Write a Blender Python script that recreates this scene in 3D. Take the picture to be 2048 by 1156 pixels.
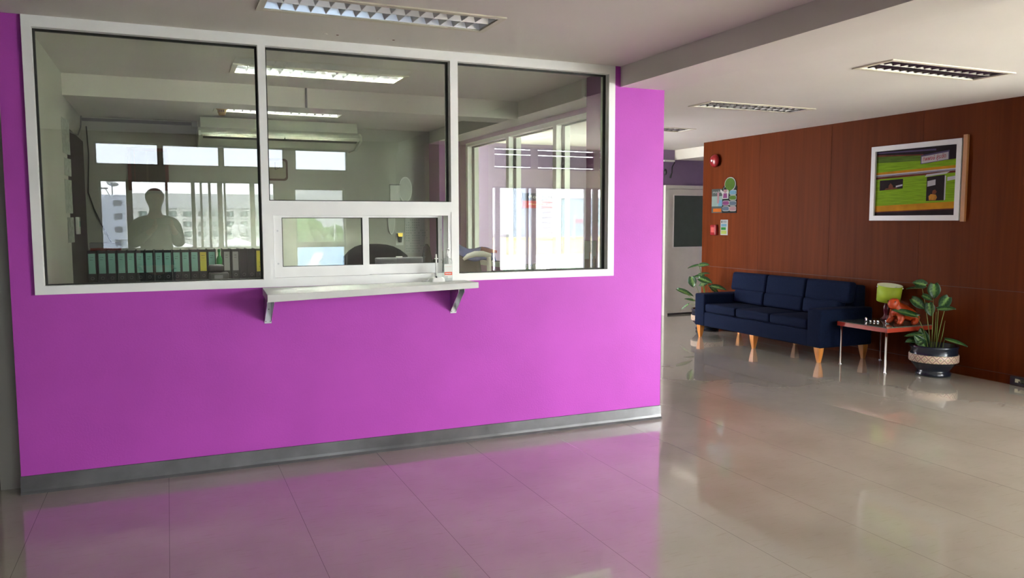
import bpy, bmesh, math, random
from mathutils import Vector, Matrix
random.seed(7)
S = bpy.context.scene
COL = S.collection
for _o in list(bpy.data.objects):
    bpy.data.objects.remove(_o)

# ------------------------------------------------------------------ camera
CAM = Vector((0.7867, -4.9781, 1.5))
YAW, PITCH, ROLL, FPX = 0.4101, 0.0864, -0.0019, 1581.72
_fw = Vector((math.sin(YAW) * math.cos(PITCH), math.cos(YAW) * math.cos(PITCH), -math.sin(PITCH)))
_r = Vector((math.cos(YAW), -math.sin(YAW), 0))
_u = _r.cross(_fw)
_r2 = _r * math.cos(ROLL) + _u * math.sin(ROLL)
_u2 = _u * math.cos(ROLL) - _r * math.sin(ROLL)
cd = bpy.data.cameras.new('camera')
cd.sensor_width = 36.0
cd.sensor_fit = 'HORIZONTAL'
cd.lens = FPX / 2048 * 36
cd.clip_start = 0.005
cd.clip_end = 500
cam = bpy.data.objects.new('camera', cd)
COL.objects.link(cam)
m3 = Matrix((_r2, _u2, -_fw)).transposed()
cam.matrix_world = Matrix.Translation(CAM) @ m3.to_4x4()
S.camera = cam

# ------------------------------------------------------------------ sky and exposure
SKY = 23.0
w = bpy.data.worlds.new('overcast_sky')
S.world = w
w.use_nodes = True
bg = w.node_tree.nodes['Background']
bg.inputs['Color'].default_value = (0.95, 0.98, 1.0, 1)
bg.inputs['Strength'].default_value = SKY
S.view_settings.view_transform = 'Standard'
S.view_settings.look = 'None'
S.view_settings.exposure = 1.25
S.view_settings.gamma = 1.0
S.view_settings.use_curve_mapping = False
S.cycles.max_bounces = 10
S.cycles.diffuse_bounces = 5
S.cycles.glossy_bounces = 5
S.cycles.transmission_bounces = 6
S.cycles.transparent_max_bounces = 12
S.cycles.caustics_reflective = False
S.cycles.caustics_refractive = False
S.cycles.sample_clamp_indirect = 0.0

H = 2.594          # ceiling height
YS = -5.85         # inner face of the window wall behind the viewer


def portal(x0, x1, z0, z1):
    l = bpy.data.lights.new('daylight_portal', 'AREA')
    l.shape = 'RECTANGLE'
    l.size = x1 - x0
    l.size_y = z1 - z0
    l.cycles.is_portal = True
    o = bpy.data.objects.new('daylight_portal', l)
    COL.objects.link(o)
    o.location = ((x0 + x1) / 2, YS + 0.02, (z0 + z1) / 2)
    o.rotation_euler = (math.pi / 2, 0, 0)      # looks along +Y, into the room


for _p in ((0.0, 3.16, 2.18, 2.48), (0.03, 2.16, 1.12, 2.02), (2.36, 3.08, 0.4, 1.96), (5.2, 7.65, 0.72, 2.02), (8.0, 11.8, 0.05, 2.50)):
    portal(*_p)


# ------------------------------------------------------------------ materials
def srgb(r, g, b):
    f = lambda c: (c / 255) / 12.92 if c / 255 <= 0.04045 else ((c / 255 + 0.055) / 1.055) ** 2.4
    return (f(r), f(g), f(b), 1.0)


MATS = {}


def mat(name, col, rough=0.6, metal=0.0, spec=0.5, var=0.06, scale=8.0, bump=0.0, bscale=120.0, emit=None, estr=0.0, coat=0.0, sheen=0.0, stretch=None):
    m = bpy.data.materials.new(name)
    m.use_nodes = True
    nt = m.node_tree
    b = nt.nodes['Principled BSDF']
    b.inputs['Roughness'].default_value = rough
    b.inputs['Metallic'].default_value = metal
    b.inputs['Specular IOR Level'].default_value = spec
    b.inputs['Coat Weight'].default_value = coat
    b.inputs['Sheen Weight'].default_value = sheen
    tc = nt.nodes.new('ShaderNodeTexCoord')
    src = tc.outputs['Object']
    if stretch:
        mp = nt.nodes.new('ShaderNodeMapping')
        mp.inputs['Scale'].default_value = stretch
        nt.links.new(src, mp.inputs['Vector'])
        src = mp.outputs['Vector']
    if var > 0:
        n = nt.nodes.new('ShaderNodeTexNoise')
        n.inputs['Scale'].default_value = scale
        n.inputs['Detail'].default_value = 4
        nt.links.new(src, n.inputs['Vector'])
        r = nt.nodes.new('ShaderNodeValToRGB')
        r.color_ramp.elements[0].position = 0.3
        r.color_ramp.elements[1].position = 0.7
        r.color_ramp.elements[0].color = tuple(c * (1 - var) for c in col[:3]) + (1,)
        r.color_ramp.elements[1].color = tuple(min(1, c * (1 + var)) for c in col[:3]) + (1,)
        nt.links.new(n.outputs['Fac'], r.inputs['Fac'])
        nt.links.new(r.outputs['Color'], b.inputs['Base Color'])
    else:
        b.inputs['Base Color'].default_value = col
    if bump > 0:
        n2 = nt.nodes.new('ShaderNodeTexNoise')
        n2.inputs['Scale'].default_value = bscale
        n2.inputs['Detail'].default_value = 3
        nt.links.new(tc.outputs['Object'], n2.inputs['Vector'])
        bp = nt.nodes.new('ShaderNodeBump')
        bp.inputs['Strength'].default_value = bump
        bp.inputs['Distance'].default_value = 0.005
        nt.links.new(n2.outputs['Fac'], bp.inputs['Height'])
        nt.links.new(bp.outputs['Normal'], b.inputs['Normal'])
    if emit:
        b.inputs['Emission Color'].default_value = emit
        b.inputs['Emission Strength'].default_value = estr
    MATS[name] = m
    return m


def glass_mat(name, tint=(1, 1, 1, 1), ior=1.82, rough=0.0):
    m = bpy.data.materials.new(name)
    m.use_nodes = True
    nt = m.node_tree
    nt.nodes.clear()
    out = nt.nodes.new('ShaderNodeOutputMaterial')
    mix = nt.nodes.new('ShaderNodeMixShader')
    tr = nt.nodes.new('ShaderNodeBsdfTransparent')
    tr.inputs['Color'].default_value = tint
    gl = nt.nodes.new('ShaderNodeBsdfGlossy')
    gl.inputs['Roughness'].default_value = rough
    gl.inputs['Color'].default_value = (1, 1, 1, 1)
    fr = nt.nodes.new('ShaderNodeFresnel')
    fr.inputs['IOR'].default_value = ior
    ge = nt.nodes.new('ShaderNodeNewGeometry')
    inv = nt.nodes.new('ShaderNodeMath')
    inv.operation = 'SUBTRACT'
    inv.inputs[0].default_value = 1.0
    nt.links.new(ge.outputs['Backfacing'], inv.inputs[1])
    mul = nt.nodes.new('ShaderNodeMath')
    mul.operation = 'MULTIPLY'
    nt.links.new(fr.outputs[0], mul.inputs[0])
    nt.links.new(inv.outputs[0], mul.inputs[1])
    nt.links.new(mul.outputs[0], mix.inputs[0])
    nt.links.new(tr.outputs[0], mix.inputs[1])
    nt.links.new(gl.outputs[0], mix.inputs[2])
    nt.links.new(mix.outputs[0], out.inputs[0])
    MATS[name] = m
    return m


PURPLE = mat('purple_paint', (0.47, 0.074, 0.47, 1), 0.5, spec=0.2, var=0.05, scale=2.5, bump=0.12, bscale=90)
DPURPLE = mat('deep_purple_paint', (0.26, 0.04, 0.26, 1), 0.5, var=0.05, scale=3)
LAV = mat('lavender_paint', srgb(138, 118, 152), 0.6, var=0.03)
CEIL = mat('ceiling_paint', (0.74, 0.71, 0.66, 1), 0.75, var=0.03, scale=1.2, bump=0.05, bscale=30)
OFFW = mat('office_wall_paint', (0.52, 0.52, 0.46, 1), 0.6, var=0.03, scale=1.5)
CREAM = mat('cream_paint', (0.62, 0.59, 0.52, 1), 0.6, var=0.03, scale=2)
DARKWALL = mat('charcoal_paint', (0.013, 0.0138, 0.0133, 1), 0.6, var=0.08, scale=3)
BLACKBASE = mat('black_vinyl', (0.012, 0.013, 0.015, 1), 0.4, var=0.1)
WHITEAL = mat('white_powder_coat', (0.88, 0.88, 0.87, 1), 0.35, var=0.02, scale=6)
GREYAL = mat('grey_powder_coat', (0.30, 0.30, 0.28, 1), 0.4, var=0.03)
GASKET = mat('black_rubber', (0.012, 0.012, 0.010, 1), 0.6, var=0.1)
GLASS = glass_mat('window_glass', (0.97, 1.0, 0.945, 1), 2.5)
GLASS2 = glass_mat('thin_window_glass', (0.88, 0.92, 0.88, 1), 1.25)
CLEAR = glass_mat('clear_glass', (0.985, 0.99, 0.985, 1), 1.45)
STEEL = mat('galvanised_steel', (0.62, 0.62, 0.63, 1), 0.32, 1.0, var=0.08, scale=20)
CHROME = mat('chrome', (0.85, 0.85, 0.86, 1), 0.08, 1.0, var=0.0)
ALU = mat('louver_aluminium', (0.88, 0.88, 0.92, 1), 0.28, 1.0, var=0.0)
TRIMCREAM = mat('cream_enamel', (0.66, 0.62, 0.50, 1), 0.4, var=0.03)
TUBEOFF = mat('unlit_tube', (0.8, 0.8, 0.8, 1), 0.3, var=0)
TUBEON = mat('lit_tube', (0.9, 0.9, 0.9, 1), 0.3, var=0, emit=(0.96, 1.0, 0.93, 1), estr=330.0)
BLACKP = mat('black_plastic', (0.014, 0.014, 0.016, 1), 0.42, var=0.08)
GREYP = mat('grey_plastic', (0.18, 0.18, 0.19, 1), 0.45, var=0.05)
WHITEP = mat('white_plastic', (0.78, 0.78, 0.75, 1), 0.35, var=0.02)
PAPERW = mat('white_paper', (0.75, 0.75, 0.72, 1), 0.7, var=0.03)
NAVY = mat('navy_fabric', (0.0036, 0.0078, 0.025, 1), 0.9, spec=0.12, var=0.16, scale=60, bump=0.25, bscale=400, sheen=0.0)
ORWOOD = mat('orange_beech', (0.62, 0.235, 0.045, 1), 0.4, var=0.14, scale=6, stretch=(6, 6, 0.7))
REDEDGE = mat('red_lacquer', (0.30, 0.030, 0.012, 1), 0.35, var=0.05)
LIME = mat('lime_shade', (0.36, 0.50, 0.028, 1), 0.6, var=0.04)
LIMEIN = mat('pale_shade_lining', (0.75, 0.80, 0.55, 1), 0.6, var=0.02)
DARKRED = mat('dark_red_glaze', (0.10, 0.006, 0.012, 1), 0.3, var=0.05)
ORANGE = mat('orange_glaze', (0.42, 0.050, 0.008, 1), 0.38, var=0.10, scale=14)
POTNAVY = mat('navy_glaze', (0.008, 0.012, 0.022, 1), 0.22, spec=0.6, var=0.1)
SOIL = mat('dark_soil', (0.022, 0.016, 0.011, 1), 0.95, var=0.4, scale=40, bump=0.8, bscale=80)
STEMG = mat('green_stem', (0.16, 0.22, 0.045, 1), 0.5, var=0.15)
RED = mat('red_enamel', (0.22, 0.006, 0.008, 1), 0.3, var=0.05)
TEAL = mat('teal_label', srgb(140, 190, 178), 0.6, var=0.03)
YELLOW = mat('yellow_label', srgb(222, 206, 70), 0.6, var=0.03)
INK = mat('dark_ink', (0.02, 0.02, 0.03, 1), 0.7, var=0)
GREENP = mat('green_plastic', (0.012, 0.22, 0.05, 1), 0.4, var=0.08)
BLACKF = mat('black_fabric', (0.010, 0.010, 0.011, 1), 0.95, spec=0.1, var=0.15, scale=60)
BLUEC = mat('blue_cloth', (0.015, 0.04, 0.20, 1), 0.85, var=0.12, scale=20)
BROWNF = mat('red_brown_wood', (0.075, 0.022, 0.012, 1), 0.45, var=0.15)
DESKW = mat('pale_desk_laminate', (0.42, 0.38, 0.32, 1), 0.5, var=0.05)
BRASS = mat('brass', (0.55, 0.38, 0.08, 1), 0.3, 1.0, var=0.05)
SKIN = mat('skin', (0.38, 0.20, 0.125, 1), 0.55, var=0.05)
HAIR = mat('black_hair', (0.012, 0.010, 0.009, 1), 0.5, var=0.2, scale=40)
SHIRT = mat('dark_grey_shirt', (0.030, 0.031, 0.033, 1), 0.85, var=0.1, scale=30)
TROUS = mat('black_trousers', (0.014, 0.014, 0.016, 1), 0.85, var=0.1, scale=30)


def leaf_mat():
    m = bpy.data.materials.new('variegated_leaf')
    m.use_nodes = True
    nt = m.node_tree
    b = nt.nodes['Principled BSDF']
    b.inputs['Roughness'].default_value = 0.38
    at = nt.nodes.new('ShaderNodeVertexColor')
    at.layer_name = 'vein'
    n = nt.nodes.new('ShaderNodeTexNoise')
    n.inputs['Scale'].default_value = 70
    tc = nt.nodes.new('ShaderNodeTexCoord')
    nt.links.new(tc.outputs['Object'], n.inputs['Vector'])
    ad = nt.nodes.new('ShaderNodeMath')
    ad.operation = 'MULTIPLY_ADD'
    nt.links.new(n.outputs['Fac'], ad.inputs[0])
    ad.inputs[1].default_value = 0.7
    sp = nt.nodes.new('ShaderNodeSeparateColor')
    nt.links.new(at.outputs['Color'], sp.inputs['Color'])
    nt.links.new(sp.outputs['Red'], ad.inputs[2])
    r = nt.nodes.new('ShaderNodeValToRGB')
    r.color_ramp.elements[0].position = 0.42
    r.color_ramp.elements[0].color = (0.008, 0.050, 0.012, 1)
    r.color_ramp.elements[1].position = 1.0
    r.color_ramp.elements[1].color = (0.16, 0.30, 0.07, 1)
    nt.links.new(ad.outputs[0], r.inputs['Fac'])
    nt.links.new(r.outputs['Color'], b.inputs['Base Color'])
    return m


LEAF = leaf_mat()


def wood_mat():
    """Orange-brown veneer: vertical grain, a slightly different tone for each 0.6 m panel, dark seams between panels."""
    m = bpy.data.materials.new('orange_brown_veneer')
    m.use_nodes = True
    nt = m.node_tree
    b = nt.nodes['Principled BSDF']
    b.inputs['Roughness'].default_value = 0.55
    b.inputs['Specular IOR Level'].default_value = 0.06
    L = nt.links
    tc = nt.nodes.new('ShaderNodeTexCoord')
    mp = nt.nodes.new('ShaderNodeMapping')
    mp.inputs['Scale'].default_value = (14, 14, 0.5)
    L.new(tc.outputs['Object'], mp.inputs['Vector'])
    n = nt.nodes.new('ShaderNodeTexNoise')
    n.inputs['Scale'].default_value = 1.6
    n.inputs['Detail'].default_value = 5
    n.inputs['Distortion'].default_value = 0.6
    L.new(mp.outputs['Vector'], n.inputs['Vector'])
    mp2 = nt.nodes.new('ShaderNodeMapping')
    mp2.inputs['Scale'].default_value = (2.2, 2.2, 0.25)
    L.new(tc.outputs['Object'], mp2.inputs['Vector'])
    n2 = nt.nodes.new('ShaderNodeTexNoise')
    n2.inputs['Scale'].default_value = 1.4
    L.new(mp2.outputs['Vector'], n2.inputs['Vector'])
    ad = nt.nodes.new('ShaderNodeMath')
    ad.operation = 'ADD'
    L.new(n.outputs['Fac'], ad.inputs[0])
    L.new(n2.outputs['Fac'], ad.inputs[1])
    r = nt.nodes.new('ShaderNodeValToRGB')
    r.color_ramp.elements[0].position = 0.38
    r.color_ramp.elements[0].color = (0.078, 0.0150, 0.0026, 1)
    r.color_ramp.elements[1].position = 0.66
    r.color_ramp.elements[1].color = (0.108, 0.0225, 0.0042, 1)
    hf = nt.nodes.new('ShaderNodeMath')
    hf.operation = 'MULTIPLY'
    hf.inputs[1].default_value = 0.5
    L.new(ad.outputs[0], hf.inputs[0])
    L.new(hf.outputs[0], r.inputs['Fac'])
    L.new(r.outputs['Color'], b.inputs['Base Color'])
    return m


WOOD = wood_mat()
SEAM = mat('veneer_seam', (0.06, 0.016, 0.006, 1), 0.6, var=0.05)


def floor_mat():
    """Waxed beige vinyl sheet: soft cloudy stains, 0.6125 m seams, slightly wavy gloss."""
    m = bpy.data.materials.new('waxed_vinyl_floor')
    m.use_nodes = True
    nt = m.node_tree
    L = nt.links
    b = nt.nodes['Principled BSDF']
    tc = nt.nodes.new('ShaderNodeTexCoord')
    n = nt.nodes.new('ShaderNodeTexNoise')
    n.inputs['Scale'].default_value = 1.3
    n.inputs['Detail'].default_value = 6
    L.new(tc.outputs['Object'], n.inputs['Vector'])
    r = nt.nodes.new('ShaderNodeValToRGB')
    r.color_ramp.elements[0].position = 0.3
    r.color_ramp.elements[0].color = (0.39, 0.35, 0.285, 1)
    r.color_ramp.elements[1].position = 0.72
    r.color_ramp.elements[1].color = (0.49, 0.45, 0.385, 1)
    L.new(n.outputs['Fac'], r.inputs['Fac'])
    # fine scuffs
    mp = nt.nodes.new('ShaderNodeMapping')
    mp.inputs['Scale'].default_value = (1, 6, 1)
    L.new(tc.outputs['Object'], mp.inputs['Vector'])
    n3 = nt.nodes.new('ShaderNodeTexNoise')
    n3.inputs['Scale'].default_value = 9
    n3.inputs['Detail'].default_value = 5
    L.new(mp.outputs['Vector'], n3.inputs['Vector'])
    r3 = nt.nodes.new('ShaderNodeValToRGB')
    r3.color_ramp.elements[0].position = 0.26
    r3.color_ramp.elements[0].color = (0.90, 0.89, 0.87, 1)
    r3.color_ramp.elements[1].position = 0.42
    r3.color_ramp.elements[1].color = (1, 1, 1, 1)
    L.new(n3.outputs['Fac'], r3.inputs['Fac'])
    mx = nt.nodes.new('ShaderNodeMix')
    mx.data_type = 'RGBA'
    mx.blend_type = 'MULTIPLY'
    mx.inputs[0].default_value = 1.0
    L.new(r.outputs['Color'], mx.inputs[6])
    L.new(r3.outputs['Color'], mx.inputs[7])
    # seams every 0.6125 m across X
    sx = nt.nodes.new('ShaderNodeSeparateXYZ')
    L.new(tc.outputs['Object'], sx.inputs['Vector'])

    def seam(sock, pitch, off, width):
        a = nt.nodes.new('ShaderNodeMath')
        a.operation = 'SUBTRACT'
        L.new(sock, a.inputs[0])
        a.inputs[1].default_value = off
        d = nt.nodes.new('ShaderNodeMath')
        d.operation = 'PINGPONG'
        L.new(a.outputs[0], d.inputs[0])
        d.inputs[1].default_value = pitch / 2
        c = nt.nodes.new('ShaderNodeMath')
        c.operation = 'LESS_THAN'
        L.new(d.outputs[0], c.inputs[0])
        c.inputs[1].default_value = width
        return c.outputs[0]
    s1 = seam(sx.outputs['X'], 0.6185, 0.744, 0.0013)
    mx2 = nt.nodes.new('ShaderNodeMix')
    mx2.data_type = 'RGBA'
    fc = nt.nodes.new('ShaderNodeMath')
    fc.operation = 'MULTIPLY'
    L.new(s1, fc.inputs[0])
    fc.inputs[1].default_value = 0.6
    L.new(fc.outputs[0], mx2.inputs[0])
    L.new(mx.outputs[2], mx2.inputs[6])
    mx2.inputs[7].default_value = (0.07, 0.05, 0.045, 1)
    L.new(mx2.outputs[2], b.inputs['Base Color'])
    b.inputs['Roughness'].default_value = 0.13
    b.inputs['Specular IOR Level'].default_value = 0.5
    n2 = nt.nodes.new('ShaderNodeTexNoise')
    n2.inputs['Scale'].default_value = 3.2
    n2.inputs['Detail'].default_value = 3
    L.new(tc.outputs['Object'], n2.inputs['Vector'])
    bp = nt.nodes.new('ShaderNodeBump')
    bp.inputs['Strength'].default_value = 0.022
    bp.inputs['Distance'].default_value = 0.02
    L.new(n2.outputs['Fac'], bp.inputs['Height'])
    L.new(bp.outputs['Normal'], b.inputs['Normal'])
    b.inputs['Coat Weight'].default_value = 0.85
    b.inputs['Coat Roughness'].default_value = 0.022
    rr = nt.nodes.new('ShaderNodeMapRange')
    rr.inputs['To Min'].default_value = 0.10
    rr.inputs['To Max'].default_value = 0.20
    L.new(n.outputs['Fac'], rr.inputs['Value'])
    L.new(rr.outputs[0], b.inputs['Roughness'])
    return m


FLOOR = floor_mat()


# ------------------------------------------------------------------ mesh helpers
class MB:
    def __init__(s):
        s.v, s.f, s.m, s.sm = [], [], [], []

    def add(s, vs, fs, mi=0, smooth=False):
        k = len(s.v)
        s.v += [tuple(v) for v in vs]
        for f in fs:
            s.f.append(tuple(i + k for i in f))
            s.m.append(mi)
            s.sm.append(smooth)
        return s

    def box(s, x0, x1, y0, y1, z0, z1, mi=0):
        vs = [(x, y, z) for x in (x0, x1) for y in (y0, y1) for z in (z0, z1)]
        return s.add(vs, [(0, 1, 3, 2), (4, 6, 7, 5), (0, 4, 5, 1), (2, 3, 7, 6), (0, 2, 6, 4), (1, 5, 7, 3)], mi)

    def prism(s, poly, axis, a, b, mi=0):
        """poly: 2D points in the two other axes (in XYZ order), extruded along axis from a to b."""
        def P(p, t):
            return {'X': (t, p[0], p[1]), 'Y': (p[0], t, p[1]), 'Z': (p[0], p[1], t)}[axis]
        n = len(poly)
        area = sum(poly[i][0] * poly[(i + 1) % n][1] - poly[(i + 1) % n][0] * poly[i][1] for i in range(n))
        if axis == 'Y':
            area = -area
        if (area < 0) != (b < a):
            poly = poly[::-1]
        vs = [P(p, a) for p in poly] + [P(p, b) for p in poly]
        fs = [tuple(range(n))[::-1], tuple(range(n, 2 * n))] + [(i, (i + 1) % n, n + (i + 1) % n, n + i) for i in range(n)]
        return s.add(vs, fs, mi)

    def tube(s, pts, r, seg=10, mi=0, caps=True, smooth=True):
        pts = [Vector(p) for p in pts]
        rs = r if isinstance(r, (list, tuple)) else [r] * len(pts)
        vs, fs = [], []
        ref = None
        for i, p in enumerate(pts):
            t = (pts[min(i + 1, len(pts) - 1)] - pts[max(i - 1, 0)]).normalized()
            if ref is None:
                ref = t.cross(Vector((0, 0, 1)))
                if ref.length < 0.05:
                    ref = t.cross(Vector((0, 1, 0)))
            a = (ref - t * ref.dot(t)).normalized()
            ref = a
            c = t.cross(a)
            for k in range(seg):
                an = 2 * math.pi * k / seg
                vs.append(p + (a * math.cos(an) + c * math.sin(an)) * rs[i])
        for i in range(len(pts) - 1):
            for k in range(seg):
                fs.append((i * seg + k, i * seg + (k + 1) % seg, (i + 1) * seg + (k + 1) % seg, (i + 1) * seg + k))
        s.add(vs, fs, mi, smooth)
        if caps:
            n = len(s.v)
            base = n - len(vs)
            s.f.append(tuple(base + k for k in range(seg))[::-1]); s.m.append(mi); s.sm.append(False)
            s.f.append(tuple(n - seg + k for k in range(seg))); s.m.append(mi); s.sm.append(False)
        return s

    def lathe(s, prof, cx, cy, z0=0.0, seg=32, mi=0, smooth=True):
        """prof: (radius, z) points from bottom to top."""
        vs, fs = [], []
        n = len(prof)
        for r, z in prof:
            for k in range(seg):
                an = 2 * math.pi * k / seg
                vs.append((cx + r * math.cos(an), cy + r * math.sin(an), z0 + z))
        for i in range(n - 1):
            for k in range(seg):
                fs.append((i * seg + k, i * seg + (k + 1) % seg, (i + 1) * seg + (k + 1) % seg, (i + 1) * seg + k))
        s.add(vs, fs, mi, smooth)
        base = len(s.v) - len(vs)
        if prof[0][0] > 1e-5:
            s.f.append(tuple(base + k for k in range(seg))[::-1]); s.m.append(mi); s.sm.append(False)
        if prof[-1][0] > 1e-5:
            s.f.append(tuple(base + (n - 1) * seg + k for k in range(seg))); s.m.append(mi); s.sm.append(False)
        return s

    def ball(s, c, rx, ry=None, rz=None, mi=0, seg=16, rings=10):
        ry = ry or rx
        rz = rz or rx
        prof = []
        vs, fs = [], []
        for i in range(1, rings):
            ph = math.pi * i / rings
            for k in range(seg):
                an = 2 * math.pi * k / seg
                vs.append((c[0] + rx * math.sin(ph) * math.cos(an), c[1] + ry * math.sin(ph) * math.sin(an), c[2] - rz * math.cos(ph)))
        for i in range(rings - 2):
            for k in range(seg):
                fs.append((i * seg + k, i * seg + (k + 1) % seg, (i + 1) * seg + (k + 1) % seg, (i + 1) * seg + k))
        b, t = len(vs), len(vs) + 1
        vs += [(c[0], c[1], c[2] - rz), (c[0], c[1], c[2] + rz)]
        for k in range(seg):
            fs.append((b, (k + 1) % seg, k))
            fs.append((t, (rings - 2) * seg + k, (rings - 2) * seg + (k + 1) % seg))
        return s.add(vs, fs, mi, True)

    def grid_wall(s, us, vs_, solid, put, t0, t1, mi=0):
        """Slab split on the lines us x vs_; cells for which solid(i, j) is False are holes. put(u, v, t) -> xyz."""
        nu, nv = len(us) - 1, len(vs_) - 1
        ok = lambda i, j: 0 <= i < nu and 0 <= j < nv and solid((us[i] + us[i + 1]) / 2, (vs_[j] + vs_[j + 1]) / 2)
        for i in range(nu):
            for j in range(nv):
                if not ok(i, j):
                    continue
                a, b, c, d = us[i], us[i + 1], vs_[j], vs_[j + 1]
                q = [put(a, c, t0), put(b, c, t0), put(b, d, t0), put(a, d, t0), put(a, c, t1), put(b, c, t1), put(b, d, t1), put(a, d, t1)]
                fs = [(0, 1, 2, 3), (7, 6, 5, 4)]
                if not ok(i, j - 1):
                    fs.append((0, 4, 5, 1))
                if not ok(i + 1, j):
                    fs.append((1, 5, 6, 2))
                if not ok(i, j + 1):
                    fs.append((2, 6, 7, 3))
                if not ok(i - 1, j):
                    fs.append((3, 7, 4, 0))
                s.add(q, fs, mi)
        return s

    def build(s, name, mats, parent=None, bevel=0.0, bseg=2, local=False, subdiv=0, weld=False, autosmooth=None):
        me = bpy.data.meshes.new(name)
        off = Vector((0, 0, 0))
        if parent is not None and not local:
            off = WORLD.get(parent.name, Vector((0, 0, 0)))
        me.from_pydata([Vector(v) - off for v in s.v], [], s.f)
        if not isinstance(mats, (list, tuple)):
            mats = [mats]
        for m in mats:
            me.materials.append(m)
        for p, mi, sm in zip(me.polygons, s.m, s.sm):
            p.material_index = mi
            p.use_smooth = sm
        if weld or bevel > 0 or subdiv:
            bm = bmesh.new()
            bm.from_mesh(me)
            if weld:
                bmesh.ops.remove_doubles(bm, verts=bm.verts, dist=1e-5)
                bmesh.ops.recalc_face_normals(bm, faces=bm.faces)
            if bevel > 0:
                es = [e for e in bm.edges if len(e.link_faces) == 2 and e.calc_face_angle(0) > 0.6]
                bmesh.ops.bevel(bm, geom=es, offset=bevel, segments=bseg, affect='EDGES', profile=0.5, clamp_overlap=True)
                for f in bm.faces:
                    f.smooth = bseg > 2 or f.smooth
            bm.to_mesh(me)
            bm.free()
        me.update()
        o = bpy.data.objects.new(name, me)
        COL.objects.link(o)
        if subdiv:
            md = o.modifiers.new('s', 'SUBSURF')
            md.levels = md.render_levels = subdiv
        if parent is not None:
            o.parent = parent
            WORLD[o.name] = off
        else:
            WORLD[o.name] = Vector((0, 0, 0))
        return o


WORLD = {}


def thing(name, loc, label, cat, group=None):
    o = bpy.data.objects.new(name, None)
    o.empty_display_size = 0.1
    COL.objects.link(o)
    o.location = loc
    WORLD[o.name] = Vector(loc)
    return tag(o, label, cat, group)


def tag(o, label, cat, group=None, kind=None):
    o['label'] = label
    o['category'] = cat
    if group:
        o['group'] = group
    if kind:
        o['kind'] = kind
    return o


def struct(o, label=None):
    o['kind'] = 'structure'
    if label:
        o['label'] = label
        o['category'] = o.name.split('_')[0]
    return o


def copy_tree(o, parent=None):
    c = o.copy()
    COL.objects.link(c)
    if parent is not None:
        c.parent = parent
    WORLD[c.name] = Vector(c.location)
    for ch in list(o.children):
        copy_tree(ch, c)
    return c


def text_mesh(txt, size, depth=0.0004, bold=0.0):
    cu = bpy.data.curves.new('t', 'FONT')
    cu.body = txt
    cu.size = size
    cu.align_x = 'CENTER'
    cu.align_y = 'CENTER'
    cu.extrude = depth
    cu.offset = bold
    o = bpy.data.objects.new('t', cu)
    COL.objects.link(o)
    dg = bpy.context.evaluated_depsgraph_get()
    me = bpy.data.meshes.new_from_object(o.evaluated_get(dg))
    vs = [v.co.copy() for v in me.vertices]
    fs = [tuple(p.vertices) for p in me.polygons]
    bpy.data.objects.remove(o)
    bpy.data.meshes.remove(me)
    bpy.data.curves.remove(cu)
    return vs, fs


def put_text(mb, txt, size, origin, right, up, mi=0, width=None, bold=0.0):
    """Lettering laid on a plane: origin is its centre, right/up are its axes; width squeezes it to a length."""
    vs, fs = text_mesh(txt, size, bold=bold)
    if not vs:
        return
    right, up = Vector(right), Vector(up)
    nrm = right.cross(up)
    x0, x1 = min(v.x for v in vs), max(v.x for v in vs)
    y0, y1 = min(v.y for v in vs), max(v.y for v in vs)
    k = (width / (x1 - x0)) if width else 1.0
    kk = size / (y1 - y0)
    mb.add([Vector(origin) + right * (v.x - (x0 + x1) / 2) * k + up * (v.y - (y0 + y1) / 2) * kk + nrm * v.z for v in vs], fs, mi)


def skin_mesh(nodes, edges, sub=2):
    """nodes: (xyz, radius) ; returns baked verts and faces of a skinned, subdivided skeleton."""
    me = bpy.data.meshes.new('sk')
    me.from_pydata([n[0] for n in nodes], edges, [])
    o = bpy.data.objects.new('sk', me)
    COL.objects.link(o)
    o.modifiers.new('s', 'SKIN')
    for i, n in enumerate(nodes):
        r = n[1]
        me.skin_vertices[0].data[i].radius = r if isinstance(r, tuple) else (r, r)
    me.skin_vertices[0].data[0].use_root = True
    md = o.modifiers.new('d', 'SUBSURF')
    md.levels = md.render_levels = sub
    dg = bpy.context.evaluated_depsgraph_get()
    dg.update()
    me2 = bpy.data.meshes.new_from_object(o.evaluated_get(dg))
    vs = [v.co.copy() for v in me2.vertices]
    fs = [tuple(p.vertices) for p in me2.polygons]
    bpy.data.objects.remove(o)
    bpy.data.meshes.remove(me)
    bpy.data.meshes.remove(me2)
    return vs, fs


# ------------------------------------------------------------------ room shell
def slab(name, m, x0, x1, y0, y1, z0, z1, label, bevel=0.0):
    return struct(MB().box(x0, x1, y0, y1, z0, z1).build(name, m, bevel=bevel), label)


slab('floor', FLOOR, -1.4, 12.2, -6.0, 5.65, -0.12, 0.0, 'glossy waxed beige vinyl floor of the lobby with thin dark seams')

TROFF = [(1.88, -0.77), (1.88, 1.12), (1.88, 3.37), (6.01, -0.78), (6.06, 1.26), (6.03, 3.15)]
TL, TW = 1.20, 0.29        # opening of a ceiling light
us = sorted({-1.4, 12.2} | {c[0] + s * TL / 2 for c in TROFF for s in (-1, 1)})
vs_ = sorted({-6.0, 5.65} | {c[1] + s * TW / 2 for c in TROFF for s in (-1, 1)})
_c = MB().grid_wall(us, vs_, lambda u, v: not any(abs(u - c[0]) < TL / 2 and abs(v - c[1]) < TW / 2 for c in TROFF), lambda u, v, t: (u, v, t), H, H + 0.12)
struct(_c.build('ceiling', CEIL), 'flat off-white painted ceiling over lobby and office')

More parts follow.
